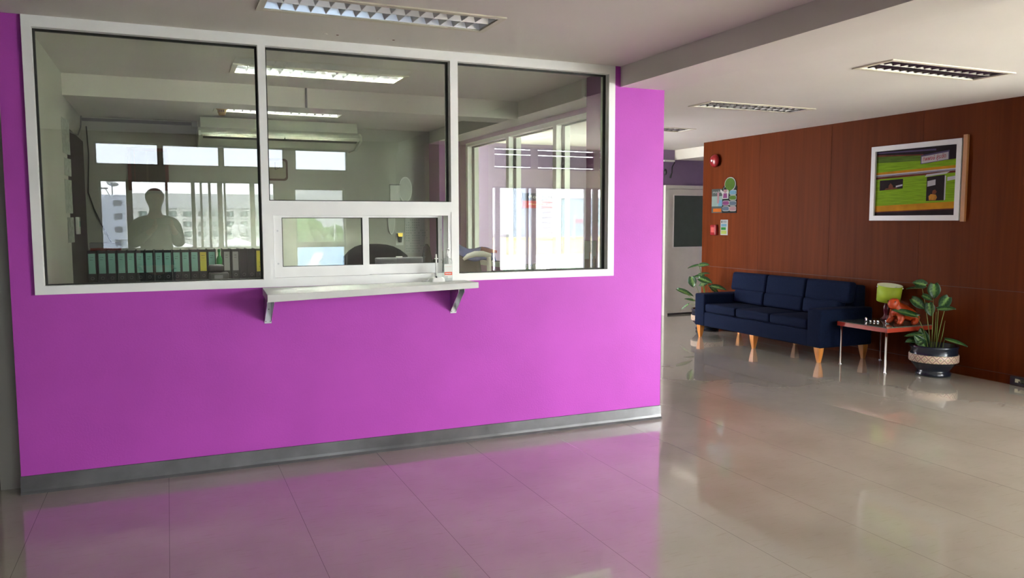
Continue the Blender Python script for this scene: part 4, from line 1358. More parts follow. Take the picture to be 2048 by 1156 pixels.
# ------------------------------------------------------------------ potted plants
def leaf(vs, fs, vein, base, tip, nrm, wid, curl=0.15):
    base, tip, nrm = Vector(base), Vector(tip), Vector(nrm).normalized()
    ax = tip - base
    ln = ax.length
    ax.normalize()
    nrm = (nrm - ax * nrm.dot(ax)).normalized()
    sd = ax.cross(nrm)
    nu, nv = 9, 6
    k = len(vs)
    for i in range(nu + 1):
        t = i / nu
        w_ = wid * 0.46 * (math.sin(math.pi * min(1, t * 0.93 + 0.07)) ** 0.65) * (1.15 - 0.5 * t)
        for j in range(nv + 1):
            u = j / nv * 2 - 1
            back = -0.10 * ln * abs(u) * max(0, 1 - t * 4)
            p = base + ax * (t * ln + back) + sd * (u * w_) + nrm * (-curl * ln * (t - 0.3) ** 2 + 0.10 * wid * abs(u) ** 1.5)
            vs.append(p)
            side = abs(math.sin((t * 5 + abs(u) * 0.9) * math.pi)) ** 8
            vein.append(max(1.0 - abs(u) * 2.6, 0) * (1 - 0.6 * t) * 0.75 + 0.28 * side * (1 - abs(u)))
    for i in range(nu):
        for j in range(nv):
            a = k + i * (nv + 1) + j
            fs.append((a, a + nv + 1, a + nv + 2, a + 1))


def potted_plant(cx, cy, label, leaves, extra_stems, group):
    o = thing('potted_plant', (cx, cy, 0), label, 'plant', group)
    prof = [(0.150, 0.0), (0.156, 0.012), (0.156, 0.030), (0.146, 0.044), (0.142, 0.056), (0.165, 0.085), (0.200, 0.128), (0.214, 0.145), (0.214, 0.208), (0.206, 0.216), (0.210, 0.232), (0.206, 0.262), (0.214, 0.275), (0.217, 0.290), (0.210, 0.298), (0.196, 0.294), (0.190, 0.24), (0.0, 0.24)]
    pot = MB().lathe(prof, cx, cy, 0, 40).build('pot', POTNAVY, o)
    WORLD[pot.name] = WORLD[o.name]
    band = MB().lathe([(0.2150, 0.140), (0.2185, 0.146), (0.2185, 0.206), (0.2150, 0.212)], cx, cy, 0, 64)
    bnd = band.build('patterned_band', BANDM, pot)
    MB().lathe([(0.189, 0.246), (0.15, 0.254), (0.05, 0.262), (0.0, 0.264)], cx, cy, 0, 24).build('soil', SOIL, o)
    vs, fs, vein = [], [], []
    for k, (pos, ln, wid, ax, nr, st) in enumerate(leaves):
        p = Vector(pos)
        a = Vector(ax).normalized()
        leaf(vs, fs, vein, p - a * ln / 2, p + a * ln / 2, nr, wid)
        if st is not None:
            root = Vector((cx + st[0], cy + st[1], 0.255))
            end = p - a * ln * 0.47
            mid = (root + end) / 2 + Vector((0, 0, 0.04)) + (root - end) * 0.12
            mid.z += 0.05
            pts = []
            for i in range(9):
                t = i / 8
                pts.append(root * (1 - t) ** 2 + mid * 2 * t * (1 - t) + end * t * t)
            MB().tube(pts, [0.0042 - 0.0018 * i / 8 for i in range(9)], 8).build('stem', STEMG, o)
    for r0, r1 in extra_stems:
        root, end = Vector(r0), Vector(r1)
        MB().tube([root, (root + end) / 2 + Vector((0.004, -0.004, 0)), end], [0.004, 0.0035, 0.0018], 8).build('stem', STEMG, o)
    m = MB().add(vs, fs, 0, True)
    fo = m.build('foliage', LEAF, o)
    at = fo.data.color_attributes.new('vein', 'FLOAT_COLOR', 'POINT')
    for i, q in enumerate(vein):
        at.data[i].color = (q, q, q, 1)
    fo.modifiers.new('t', 'SOLIDIFY').thickness = 0.0016


def band_mat():
    m = bpy.data.materials.new('cream_diamond_band')
    m.use_nodes = True
    nt = m.node_tree
    b = nt.nodes['Principled BSDF']
    b.inputs['Roughness'].default_value = 0.4
    tc = nt.nodes.new('ShaderNodeTexCoord')
    sx = nt.nodes.new('ShaderNodeSeparateXYZ')
    nt.links.new(tc.outputs['Object'], sx.inputs[0])
    at = nt.nodes.new('ShaderNodeMath'); at.operation = 'ARCTAN2'
    nt.links.new(sx.outputs['Y'], at.inputs[0]); nt.links.new(sx.outputs['X'], at.inputs[1])
    u = nt.nodes.new('ShaderNodeMath'); u.operation = 'MULTIPLY'; u.inputs[1].default_value = 3.18
    nt.links.new(at.outputs[0], u.inputs[0])
    z = nt.nodes.new('ShaderNodeMath'); z.operation = 'MULTIPLY_ADD'; z.inputs[1].default_value = 14.5; z.inputs[2].default_value = -14.5 * 0.143
    nt.links.new(sx.outputs['Z'], z.inputs[0])
    outs = []
    for op in ('ADD', 'SUBTRACT'):
        a = nt.nodes.new('ShaderNodeMath'); a.operation = op
        nt.links.new(u.outputs[0], a.inputs[0]); nt.links.new(z.outputs[0], a.inputs[1])
        p = nt.nodes.new('ShaderNodeMath'); p.operation = 'PINGPONG'; p.inputs[1].default_value = 0.5
        nt.links.new(a.outputs[0], p.inputs[0]); outs.append(p.outputs[0])
    mn = nt.nodes.new('ShaderNodeMath'); mn.operation = 'MINIMUM'
    nt.links.new(outs[0], mn.inputs[0]); nt.links.new(outs[1], mn.inputs[1])
    r = nt.nodes.new('ShaderNodeValToRGB')
    r.color_ramp.interpolation = 'CONSTANT'
    e = r.color_ramp.elements
    e[0].position = 0.0; e[0].color = (0.30, 0.21, 0.15, 1)
    e[1].position = 0.10; e[1].color = (0.58, 0.40, 0.33, 1)
    for pos, c in ((0.20, (0.60, 0.49, 0.37, 1)), (0.30, (0.38, 0.30, 0.10, 1)), (0.38, (0.22, 0.24, 0.27, 1)), (0.44, (0.58, 0.47, 0.36, 1))):
        q = e.new(pos); q.color = c
    nt.links.new(mn.outputs[0], r.inputs['Fac'])
    nt.links.new(r.outputs['Color'], b.inputs['Base Color'])
    return m


BANDM = band_mat()
TO = Vector((-0.78, -0.62, 0.0))     # from the seating corner towards the middle of the lobby
UP = Vector((0, 0, 1))
RT = Vector((0.62, -0.78, 0.0))
L1 = [((7.50, 0.327, 0.815), 0.145, 0.135, UP * -1 + RT * 0.05, TO + UP * 0.35, (-0.02, 0.01)),
      ((7.50, 0.216, 0.715), 0.135, 0.125, UP * -0.8 + RT * -0.5, TO + UP * 0.35, (0.0, -0.02)),
      ((7.49, 0.175, 0.662), 0.15, 0.11, RT * 1 + UP * 0.1, TO * 0.5 + UP, (0.0, -0.02)),
      ((7.52, 0.51, 0.876), 0.12, 0.11, RT * -1 + UP * 0.2, TO + UP * 0.5, None),
      ((7.50, 0.545, 0.828), 0.15, 0.09, RT * -1 + TO * 0.3, TO * 0.2 + UP, (-0.02, 0.02)),
      ((7.52, 0.411, 0.745), 0.10, 0.08, RT * 1 + UP * -0.5, TO * 0.6 + UP * 0.6, None),
      ((7.50, 0.489, 0.679), 0.16, 0.12, RT * 0.8 + UP * -0.6, TO * 0.8 + UP * 0.6, None),
      ((7.44, 0.60, 0.585), 0.24, 0.10, RT * -1 + UP * 0.25, TO * 0.7 + UP * 0.9, (-0.03, 0.04)),
      ((7.56, 0.411, 0.628), 0.13, 0.11, RT * 0.2 + UP * -1, TO + UP * 0.2, None),
      ((7.45, 0.495, 0.372), 0.16, 0.085, RT * -1 + UP * -0.12, TO * 0.6 + UP * 0.8, None),
      ((7.46, 0.43, 0.325), 0.17, 0.11, RT * -0.5 + UP * 0.6 + TO * 0.3, TO + UP * 0.5, None),
      ((7.52, 0.08, 0.352), 0.19, 0.10, RT * 1 + UP * -0.25, TO * 0.3 + UP, (0.04, -0.06)),
      ((7.43, 0.48, 0.325), 0.15, 0.11, RT * -0.8 + UP * -0.2 + TO * 0.3, TO * 0.6 + UP * 0.9, None),
      ((7.55, 0.47, 0.37), 0.16, 0.12, RT * -0.3 + UP * 0.9, TO + UP * 0.3, None),
      ((7.42, 0.40, 0.30), 0.13, 0.09, TO * 1 + UP * -0.1, UP + TO * 0.5, None)]
potted_plant(7.55, 0.34, 'potted plant with big variegated leaves in a navy pot, right of the side table', L1,
             [((7.56, 0.30, 0.255), (7.55, 0.235, 0.54)), ((7.545, 0.345, 0.255), (7.52, 0.31, 0.62))], 'potted plants with patterned navy pots by the panelled wall')
L2 = [((7.40, 3.98, 0.865), 0.17, 0.09, RT * -1 + UP * -0.25, TO * 0.4 + UP, (0, 0.02)),
      ((7.43, 3.78, 0.895), 0.14, 0.10, RT * 1 + UP * 0.1, TO * 0.7 + UP * 0.8, (0, 0)),
      ((7.45, 3.80, 0.775), 0.15, 0.08, RT * 1 + UP * 0.15, TO * 0.4 + UP, (0.01, 0)),
      ((7.45, 3.94, 0.728), 0.15, 0.11, RT * -1 + UP * -0.1, TO * 0.5 + UP, (0, 0.02)),
      ((7.42, 4.02, 0.645), 0.15, 0.14, UP * -1 + RT * 0.2, TO + UP * 0.3, (-0.02, 0.03)),
      ((7.43, 3.74, 0.685), 0.19, 0.13, RT * 1 + UP * -0.3, TO * 0.8 + UP * 0.7, (0, -0.02)),
      ((7.48, 3.86, 0.632), 0.14, 0.10, RT * -0.9 + UP * -0.4, TO * 0.8 + UP * 0.5, (0, 0.01)),
      ((7.38, 4.12, 0.495), 0.24, 0.10, RT * 1 + UP * -0.35, TO * 0.6 + UP * 0.8, (-0.03, 0.05)),
      ((7.40, 4.06, 0.40), 0.14, 0.07, RT * -1 + UP * 0.2, TO * 0.4 + UP, (-0.03, 0.05)),
      ((7.38, 4.14, 0.29), 0.15, 0.05, RT * -0.8 + UP * -0.6, TO * 0.6 + UP * 0.7, (-0.04, 0.06)),
      ((7.50, 3.55, 0.60), 0.20, 0.12, RT * 1 + UP * -0.2, TO * 0.5 + UP, (0.02, -0.04)),
      ((7.48, 3.66, 0.585), 0.15, 0.09, RT * -0.6 + UP * 0.5, TO * 0.6 + UP, (0.02, -0.04))]
potted_plant(7.52, 3.81, 'potted variegated plant rising behind the far left arm of the sofa', L2, [], 'potted plants with patterned navy pots by the panelled wall')

# ------------------------------------------------------------------ framed picture on the panelled wall
PX = 7.8065
pc = thing('framed_picture', (PX, 0.83, 1.49), 'white framed photo of a green and yellow painted wooden house on the panelled wall', 'picture')
fy0, fy1, fz0, fz1, t = 0.315, 1.372, 1.492, 2.277, 0.052
f = MB()
xf0, xf1 = PX - 0.035, PX - 0.001
f.box(xf0, xf1, fy0, fy1, fz1 - t, fz1).box(xf0, xf1, fy0, fy1, fz0, fz0 + t).box(xf0, xf1, fy0, fy0 + t, fz0 + t, fz1 - t).box(xf0, xf1, fy1 - t, fy1, fz0 + t, fz1 - t)
f.build('frame', mat('white_frame_lacquer', (0.46, 0.445, 0.43, 1), 0.4, var=0.02), pc)
MB().box(PX - 0.03, PX - 0.001, fy0 - 0.055, fy0 - 0.012, fz0 - 0.01, fz1 + 0.03).build('wooden_batten', mat('pale_batten_wood', (0.30, 0.125, 0.035, 1), 0.5, var=0.12, scale=6), pc)
PG = [mat('print_green', (0.1392, 0.2436, 0.00696, 1), 0.65, spec=0.08, var=0.25, scale=9, stretch=(1, 0.6, 9)), mat('print_dark_green', (0.058, 0.0986, 0.0116, 1), 0.65, spec=0.08, var=0.3, scale=9, stretch=(1, 0.6, 9)),
      mat('print_yellow', (0.3596, 0.1566, 0.00696, 1), 0.65, spec=0.08, var=0.15, scale=8), mat('print_dark', (0.012, 0.007, 0.008, 1), 0.65, spec=0.08, var=0.3), mat('print_maroon', (0.09, 0.02, 0.012, 1), 0.65, spec=0.08, var=0.3),
      mat('print_white', (0.319, 0.3016, 0.3132, 1), 0.65, spec=0.08, var=0.06), mat('print_red', (0.2436, 0.00696, 0.0174, 1), 0.65, spec=0.08, var=0.1), mat('print_violet', (0.058, 0.0406, 0.0928, 1), 0.65, spec=0.08, var=0.15),
      mat('print_skin', (0.116, 0.0348, 0.0174, 1), 0.65, spec=0.08, var=0.2), mat('print_shirt', (0.29, 0.1276, 0.0174, 1), 0.65, spec=0.08, var=0.3, scale=30)]
iy0, iy1, iz0, iz1 = fy0 + t, fy1 - t, fz0 + t, fz1 - t
IW, IH = iy1 - iy0, iz1 - iz0
pr_ = MB()
lay = [0]


def ppoly(pts, mi):
    """A flat printed area; u runs left to right (0..1), v bottom to top (0..1) of the photo print."""
    lay[0] += 1
    x = PX - 0.012 - lay[0] * 0.00012
    pr_.prism([(iy1 - u * IW, iz0 + v * IH) for u, v in pts], 'X', x, x - 0.0001, mi)


def pq(u0, v0a, v0b, u1, v1a, v1b, mi):
    ppoly([(u0, v0a), (u1, v1a), (u1, v1b), (u0, v0b)], mi)


pq(0, 0, 1, 1, 0, 1, 0)
pq(0, 0.93, 1, 1, 0.86, 1, 3)
pq(0, 0.965, 0.985, 0.75, 0.94, 0.965, 7)
pq(0, 0.915, 0.945, 0.6, 0.865, 0.90, 4)
pq(0, 0.82, 0.92, 1, 0.80, 0.86, 1)
pq(0, 0.635, 0.67, 1, 0.67, 0.71, 2)
pq(0, 0.60, 0.635, 1, 0.635, 0.67, 5)
pq(0, 0.605, 0.615, 1, 0.64, 0.65, 7)
pq(0, 0.565, 0.60, 1, 0.605, 0.635, 4)
pq(0, 0.05, 0.15, 1, 0.10, 0.195, 2)
pq(0, 0, 0.05, 1, 0, 0.10, 3)
pq(0, 0.045, 0.06, 1, 0.085, 0.10, 4)
pq(0.875, 0.79, 0.95, 1, 0.80, 0.98, 3)
ppoly([(0.57, 0.755), (0.905, 0.795), (0.905, 0.93), (0.57, 0.885)], 7)
ppoly([(0.58, 0.765), (0.895, 0.80), (0.895, 0.905), (0.58, 0.865)], 5)
ppoly([(0.055, 0.39), (0.36, 0.41), (0.36, 0.555), (0.055, 0.545)], 3)
ppoly([(0.27, 0.43), (0.355, 0.45), (0.355, 0.475), (0.27, 0.455)], 5)
ppoly([(0.17, 0.40), (0.175, 0.46), (0.20, 0.50), (0.23, 0.46), (0.24, 0.40)], 8)
ppoly([(0.12, 0.40), (0.30, 0.41), (0.27, 0.43), (0.14, 0.42)], 8)
ppoly([(0.655, 0.21), (0.865, 0.215), (0.865, 0.58), (0.655, 0.56)], 3)
ppoly([(0.63, 0.565), (0.88, 0.595), (0.92, 0.625), (0.65, 0.60)], 5)
ppoly([(0.865, 0.215), (0.88, 0.22), (0.88, 0.56), (0.865, 0.57)], 5)
ppoly([(0.665, 0.42), (0.76, 0.44), (0.76, 0.52), (0.665, 0.50)], 5)
ppoly([(0.69, 0.22), (0.685, 0.28), (0.71, 0.31), (0.77, 0.30), (0.785, 0.26), (0.77, 0.22)], 9)
ppoly([(0.725, 0.31), (0.73, 0.36), (0.76, 0.375), (0.78, 0.34), (0.765, 0.31)], 8)
ppoly([(0.895, 0.49), (1.0, 0.51), (1.0, 0.56), (0.895, 0.545)], 5)
lay[0] += 1
put_text(pr_, 'ทิพพงษ์ สู่ระชัด', 0.062, (PX - 0.012 - lay[0] * 0.00012 - 0.0006, iy1 - 0.735 * IW, iz0 + 0.835 * IH), Vector((0, -1, 0.085)), Vector((0, 0, 1)), 6, width=0.255, bold=0.0)
pr_.build('print', PG, pc)
for o in pc.children:
    if o.name.startswith('print'):
        o.data.polygons.foreach_set('use_smooth', [False] * len(o.data.polygons))

# ------------------------------------------------------------------ alarm bell, call point and notices on the far end of the panelled wall
be = thing('fire_bell', (PX, 4.03, 2.315), 'round red fire alarm bell high at the far end of the panelled wall', 'bell')


def xlathe(prof, y, z, seg=28):
    m = MB()
    vs, fs = [], []
    for r, dx in prof:
        for k in range(seg):
            a = 2 * math.pi * k / seg
            vs.append((PX - dx, y + r * math.cos(a), z + r * math.sin(a)))
    for i in range(len(prof) - 1):
        for k in range(seg):
            fs.append((i * seg + k, (i + 1) * seg + k, (i + 1) * seg + (k + 1) % seg, i * seg + (k + 1) % seg))
    m.add(vs, fs, 0, True)
    m.add(vs[-seg:], [tuple(range(seg))])
    return m


xlathe([(0.05, 0.001), (0.05, 0.03), (0.085, 0.032), (0.088, 0.045), (0.078, 0.068), (0.05, 0.085), (0.016, 0.092)], 4.03, 2.315).build('gong', RED, be)
xlathe([(0.016, 0.0925), (0.015, 0.100), (0.006, 0.102)], 4.03, 2.315, 16).build('cap', WHITEP, be)
cp = thing('call_point', (PX, 4.05, 1.36), 'red fire alarm call point below the notices on the panelled wall', 'call point')
MB().box(PX - 0.045, PX - 0.0005, 3.985, 4.105, 1.29, 1.435).build('body', RED, cp, bevel=0.012, bseg=3)
MB().box(PX - 0.047, PX - 0.0455, 4.01, 4.08, 1.33, 1.40).build('push_plate', mat('pale_red_plate', (0.42, 0.06, 0.05, 1), 0.4, var=0.05), cp)
SG = [mat('sign_grey', (0.05, 0.06, 0.055, 1), 0.65, spec=0.08, var=0.05), mat('sign_pale', (0.15, 0.2, 0.18, 1), 0.65, spec=0.08, var=0.05), mat('sign_orange', (0.31, 0.08, 0.01, 1), 0.65, spec=0.08, var=0.08), mat('sign_blue', (0.085, 0.17, 0.24, 1), 0.65, spec=0.08, var=0.05),
      mat('sign_white', (0.275, 0.275, 0.26, 1), 0.65, spec=0.08, var=0.03), mat('sign_green', (0.015, 0.12, 0.02, 1), 0.65, spec=0.08, var=0.08), mat('sign_lime', (0.225, 0.26, 0.06, 1), 0.65, spec=0.08, var=0.05), mat('sign_pink', (0.21, 0.12, 0.13, 1), 0.65, spec=0.08, var=0.06),
      mat('sign_magenta', (0.13, 0.035, 0.1, 1), 0.65, spec=0.08, var=0.06), mat('sign_slate', (0.06, 0.08, 0.11, 1), 0.65, spec=0.08, var=0.06), mat('sign_black', (0.012, 0.014, 0.014, 1), 0.65, spec=0.08, var=0.05), mat('sign_leaf', (0.05, 0.1, 0.015, 1), 0.65, spec=0.08, var=0.12)]


def yz(m, y0, y1, z0, z1, lev, mi):
    x = PX - 0.002 - lev * 0.0012
    m.box(x, x + 0.001, y0, y1, z0, z1, mi)


ps = thing('poster', (PX, 3.99, 1.75), 'grey poster with pale boxes and an orange strip on the panelled wall', 'poster')
m = MB()
yz(m, 3.875, 4.135, 1.60, 1.93, 0, 0)
yz(m, 3.89, 4.13, 1.69, 1.83, 1, 1)
yz(m, 3.89, 3.985, 1.69, 1.775, 2, 3)
yz(m, 3.97, 4.01, 1.73, 1.88, 3, 7)
yz(m, 3.92, 4.10, 1.612, 1.66, 1, 2)
put_text(m, 'สมุนไพร', 0.035, (PX - 0.0036, 4.005, 1.885), (0, -1, 0), (0, 0, 1), 4, width=0.21)
m.build('sheet', SG, ps)
bd = thing('information_board', (PX, 3.74, 1.78), 'black shaped board with a green balloon, coloured pill buttons and a child cut-out', 'sign')
MB().prism([(3.90, 1.595), (3.60, 1.595), (3.60, 1.95), (3.65, 1.99), (3.66, 2.02), (3.82, 2.02), (3.90, 1.93)], 'X', PX - 0.006, PX - 0.0005).build('backing', SG[10], bd)
def xdisc(y, z, ry, rz, x, mi_mat, nm, par, n=28, tail=None, p=2.0):
    pts = []
    for k in range(n):
        a = 2 * math.pi * k / n
        c, s_ = math.cos(a), math.sin(a)
        pts.append((y + ry * math.copysign(abs(c) ** (2 / p), c), z + rz * math.copysign(abs(s_) ** (2 / p), s_)))
    m = MB().prism(pts, 'X', x, x - 0.004)
    if tail:
        m.prism(tail, 'X', x, x - 0.004)
    return m.build(nm, mi_mat, par)


xdisc(3.735, 1.985, 0.115, 0.095, PX - 0.007, SG[4], 'balloon_border', bd)
q = xdisc(3.735, 1.985, 0.102, 0.083, PX - 0.0112, SG[11], 'balloon', bd, tail=[(3.76, 1.91), (3.72, 1.905), (3.75, 1.86)])
for y, z, mm, nm in ((3.672, 1.872, SG[3], 'blue'), (3.672, 1.80, SG[11], 'green'), (3.672, 1.727, SG[9], 'slate'), (3.672, 1.653, SG[7], 'pink'), (3.815, 1.732, SG[8], 'magenta'), (3.815, 1.655, SG[9], 'slate')):
    xdisc(y, z, 0.072, 0.033, PX - 0.007, SG[4], 'pill_border', bd, p=4)
    o = xdisc(y, z, 0.065, 0.027, PX - 0.0112, mm, 'pill_button', bd, p=4)
    o['label'] = nm + ' pill-shaped button'
m = MB()
m.prism([(3.89, 1.79), (3.77, 1.79), (3.765, 1.86), (3.74, 1.90), (3.75, 1.915), (3.79, 1.885), (3.79, 1.935), (3.83, 1.955), (3.87, 1.935), (3.87, 1.885), (3.93, 1.92), (3.94, 1.90), (3.895, 1.855)], 'X', PX - 0.007, PX - 0.012)
m.build('child_cutout', SG[4], bd)
m = MB()
pts = [(3.83 + 0.034 * math.cos(a), 1.905 + 0.036 * math.sin(a)) for a in [2 * math.pi * k / 20 for k in range(20)]]
m.prism(pts, 'X', PX - 0.0122, PX - 0.0135, 0)
m.prism([(3.875, 1.80), (3.785, 1.80), (3.795, 1.865), (3.865, 1.865)], 'X', PX - 0.0122, PX - 0.0135, 1)
pts = [(3.83 + 0.036 * math.cos(a), 1.915 + 0.032 * math.sin(a)) for a in [math.pi * k / 10 for k in range(11)]]
m.prism(pts, 'X', PX - 0.0137, PX - 0.0142, 2)
m.build('child_figure', [SG[7], SG[8], SG[10]], bd)
ll = thing('energy_notice', (PX, 3.85, 1.4), 'narrow white notice with blue, green and yellow bands beside the red call point', 'notice')
m = MB()
yz(m, 3.775, 3.93, 1.295, 1.505, 0, 4)
yz(m, 3.80, 3.915, 1.41, 1.448, 1, 3)
yz(m, 3.815, 3.915, 1.365, 1.402, 1, 5)
yz(m, 3.80, 3.915, 1.31, 1.357, 1, 6)
yz(m, 3.895, 3.912, 1.46, 1.492, 1, 10)
for k in range(3):
    yz(m, 3.80, 3.88, 1.463 + k * 0.011, 1.468 + k * 0.011, 1, 9)
m.build('sheet', SG, ll)
ex = thing('exit_sign', (PX, -0.45, 0.05), 'small black sign with pale lettering at the foot of the panelled wall', 'sign')
MB().box(PX - 0.018, PX - 0.0015, -0.70, -0.262, 0.004, 0.082).build('plate', BLACKP, ex, bevel=0.002)
m = MB()
put_text(m, 'ทางออก', 0.034, (PX - 0.0185, -0.47, 0.046), (0, -1, 0), (0, 0, 1), 0, width=0.32, bold=0.01)
m.build('lettering', mat('glow_lettering', (0.52, 0.52, 0.36, 1), 0.5, var=0), ex)
# lobby back wall: meeting room sign, hanging wire
ms = thing('meeting_room_sign', (5.85, 5.49, 1.79), 'dark blue and red room sign on the lavender wall, seen through the office side window', 'sign')
m = MB()
m.box(5.51, 6.20, 5.485, 5.499, 1.785, 1.893, 0).box(5.51, 6.20, 5.485, 5.499, 1.68, 1.785, 1)
put_text(m, 'ห้องประชุม', 0.062, (5.85, 5.4845, 1.838), (1, 0, 0), (0, 0, 1), 2, width=0.50)
put_text(m, 'Meeting room', 0.030, (5.85, 5.4845, 1.733), (1, 0, 0), (0, 0, 1), 3, width=0.50)
m.build('panel', [mat('sign_navy', (0.012, 0.013, 0.035, 1), 0.65, spec=0.08, var=0.05), mat('sign_scarlet', (0.42, 0.012, 0.015, 1), 0.65, spec=0.08, var=0.05), PAPERW, mat('sign_cream', (0.75, 0.62, 0.30, 1), 0.65, spec=0.08, var=0)], ms)
tag(MB().tube([(8.10, 5.48, 2.44), (8.11, 5.47, 2.40), (8.065, 5.47, 2.33), (8.06, 5.47, 2.24), (8.03, 5.47, 2.16)], [0.008, 0.008, 0.009, 0.01, 0.016], 8).build('hanging_wire', BLACKP), 'loose black wire hanging over the white door', 'wire')
tag(MB().box(7.90, 8.09, 5.44, 5.499, 2.405, 2.435).build('cable_trunking', WHITEP), 'short white cable trunking above the white door', 'trunking')
hk = MB().ball((7.945, 5.475, 2.25), 0.024, 0.02, 0.05, seg=10, rings=7)
tag(hk.build('wall_hook', BLACKP), 'small dark hook on the lavender wall left of the hanging wire', 'hook')

# ------------------------------------------------------------------ the photographer, seen only as a reflection
PX0, PY0 = 0.665, -5.40
pn = thing('person', (PX0, PY0, 0), 'person in dark clothes holding up a phone, reflected in the left reception pane', 'person')


def B(x, y, z):
    return (PX0 + x, PY0 + y, z)


N = [(B(0, 0, 0.98), (0.165, 0.115)), (B(0, 0.0, 1.14), (0.165, 0.110)), (B(0, 0.01, 1.34), (0.195, 0.120)), (B(0, 0.01, 1.47), (0.175, 0.095)), (B(0, 0.015, 1.565), 0.078), (B(0, 0.03, 1.63), 0.066),
     (B(0, 0.05, 1.69), (0.080, 0.082)), (B(0, 0.04, 1.765), (0.098, 0.108)), (B(0, 0.03, 1.84), (0.086, 0.090)), (B(0, 0.150, 1.745), 0.016),
     (B(0.200, 0.0, 1.475), 0.080), (B(0.255, 0.07, 1.215), 0.058), (B(0.190, 0.31, 1.41), 0.030), (B(0.172, 0.355, 1.452), (0.036, 0.020)),
     (B(-0.200, 0.0, 1.475), 0.080), (B(-0.255, 0.07, 1.215), 0.058), (B(-0.02, 0.31, 1.41), 0.030), (B(0.005, 0.355, 1.452), (0.036, 0.020)),
     (B(0.10, 0.0, 0.88), (0.090, 0.095)), (B(0.11, 0.02, 0.50), 0.058), (B(0.11, -0.02, 0.10), 0.042), (B(0.12, 0.10, 0.035), (0.040, 0.028)),
     (B(-0.10, 0.0, 0.88), (0.090, 0.095)), (B(-0.11, 0.02, 0.50), 0.058), (B(-0.11, -0.02, 0.10), 0.042), (B(-0.12, 0.10, 0.035), (0.040, 0.028)),
     (B(0.098, 0.035, 1.755), 0.016), (B(-0.098, 0.035, 1.755), 0.016), (B(0.10, 0.01, 1.515), 0.082), (B(-0.10, 0.01, 1.515), 0.082)]
Ed = [(0, 1), (1, 2), (2, 3), (3, 4), (4, 5), (5, 6), (6, 7), (7, 8), (7, 9), (3, 28), (28, 10), (10, 11), (11, 12), (12, 13), (3, 29), (29, 14), (14, 15), (15, 16), (16, 17),
      (0, 18), (18, 19), (19, 20), (20, 21), (0, 22), (22, 23), (23, 24), (24, 25), (7, 26), (7, 27)]
for palm, sx in ((13, 1), (17, -1)):
    px_, py_, pz_ = [a - b_ for a, b_ in zip(N[palm][0], (PX0, PY0, 0))]
    for k, (dz, ln) in enumerate(((0.042, 0.9), (0.022, 1.0), (0.002, 0.95), (-0.016, 0.8))):
        i0 = len(N)
        N += [(B(px_ + sx * 0.012, py_ + 0.030, pz_ + dz * 0.9 + 0.012), 0.0095), (B(px_ + sx * 0.010, py_ + 0.052 * ln + 0.006, pz_ + dz + 0.016), 0.0085), (B(px_ - sx * 0.014, py_ + 0.058 * ln + 0.006, pz_ + dz + 0.02), 0.0075)]
        Ed += [(palm, i0), (i0, i0 + 1), (i0 + 1, i0 + 2)]
    i0 = len(N)
    N += [(B(px_ - sx * 0.022, py_ + 0.012, pz_ + 0.030), 0.011), (B(px_ - sx * 0.036, py_ + 0.022, pz_ + 0.048), 0.0085)]
    Ed += [(palm, i0), (i0, i0 + 1)]
v, f = skin_mesh(N, Ed, 2)
MB().add(v, f, 0, True).build('body', SKIN, pn)
SHN = [(n[0], tuple(r * 1.10 + 0.012 for r in (n[1] if isinstance(n[1], tuple) else (n[1], n[1])))) for n in N]
keep = [1, 0, 2, 3, 10, 11, 14, 15, 28, 29]
idx = {k: i for i, k in enumerate(keep)}
nodes = [SHN[k] for k in keep] + [(B(0, 0.015, 1.545), 0.098), (B(0.203, 0.265, 1.375), 0.044), (B(-0.06, 0.265, 1.375), 0.044)]
ed = [(idx[a], idx[b_]) for a, b_ in ((0, 1), (1, 2), (2, 3), (3, 28), (28, 10), (10, 11), (3, 29), (29, 14), (14, 15))] + [(idx[3], 10), (idx[11], 11), (idx[15], 12)]
v, f = skin_mesh(nodes, ed, 2)
MB().add(v, f, 0, True).build('shirt', SHIRT, pn)
keep = [0, 18, 19, 22, 23]
idx = {k: i for i, k in enumerate(keep)}
nodes = [SHN[k] for k in keep] + [(B(0.11, -0.015, 0.13), 0.062), (B(-0.11, -0.015, 0.13), 0.062)]
ed = [(0, 1), (1, 2), (0, 3), (3, 4), (2, 5), (4, 6)]
v, f = skin_mesh(nodes, ed, 2)
MB().add(v, f, 0, True).build('trousers', TROUS, pn)
for s in (1, -1):
    v, f = skin_mesh([(B(s * 0.11, -0.03, 0.05), (0.050, 0.045)), (B(s * 0.115, 0.06, 0.042), (0.050, 0.036)), (B(s * 0.122, 0.15, 0.034), (0.044, 0.026))], [(0, 1), (1, 2)], 2)
    zm = min(p.z for p in v)
    MB().add([(p.x, p.y, p.z - zm + 0.001) for p in v], f, 0, True).build('shoe', BLACKP, pn)
hm = MB()
hm.ball(B(0, 0.012, 1.79), 0.108, 0.118, 0.105, seg=22, rings=14)
keepv = [i for i, p in enumerate(hm.v) if not (p[1] > PY0 + 0.07 and p[2] < 1.835)]
ks = set(keepv)
mm = {k: i for i, k in enumerate(keepv)}
h2 = MB().add([hm.v[i] for i in keepv], [tuple(mm[i] for i in f) for f in hm.f if all(i in ks for i in f)], 0, True)
q = h2.build('hair', HAIR, pn)
q.modifiers.new('t', 'SOLIDIFY').thickness = 0.006
for s in (1, -1):
    MB().ball(B(s * 0.034, 0.128, 1.772), 0.011, seg=10, rings=7).build('eye', WHITEP, pn)
MB().tube([B(-0.026, 0.122, 1.698), B(0, 0.132, 1.696), B(0.026, 0.122, 1.698)], [0.003, 0.005, 0.003], 8).build('mouth', mat('lip', (0.25, 0.08, 0.07, 1), 0.5, var=0), pn)
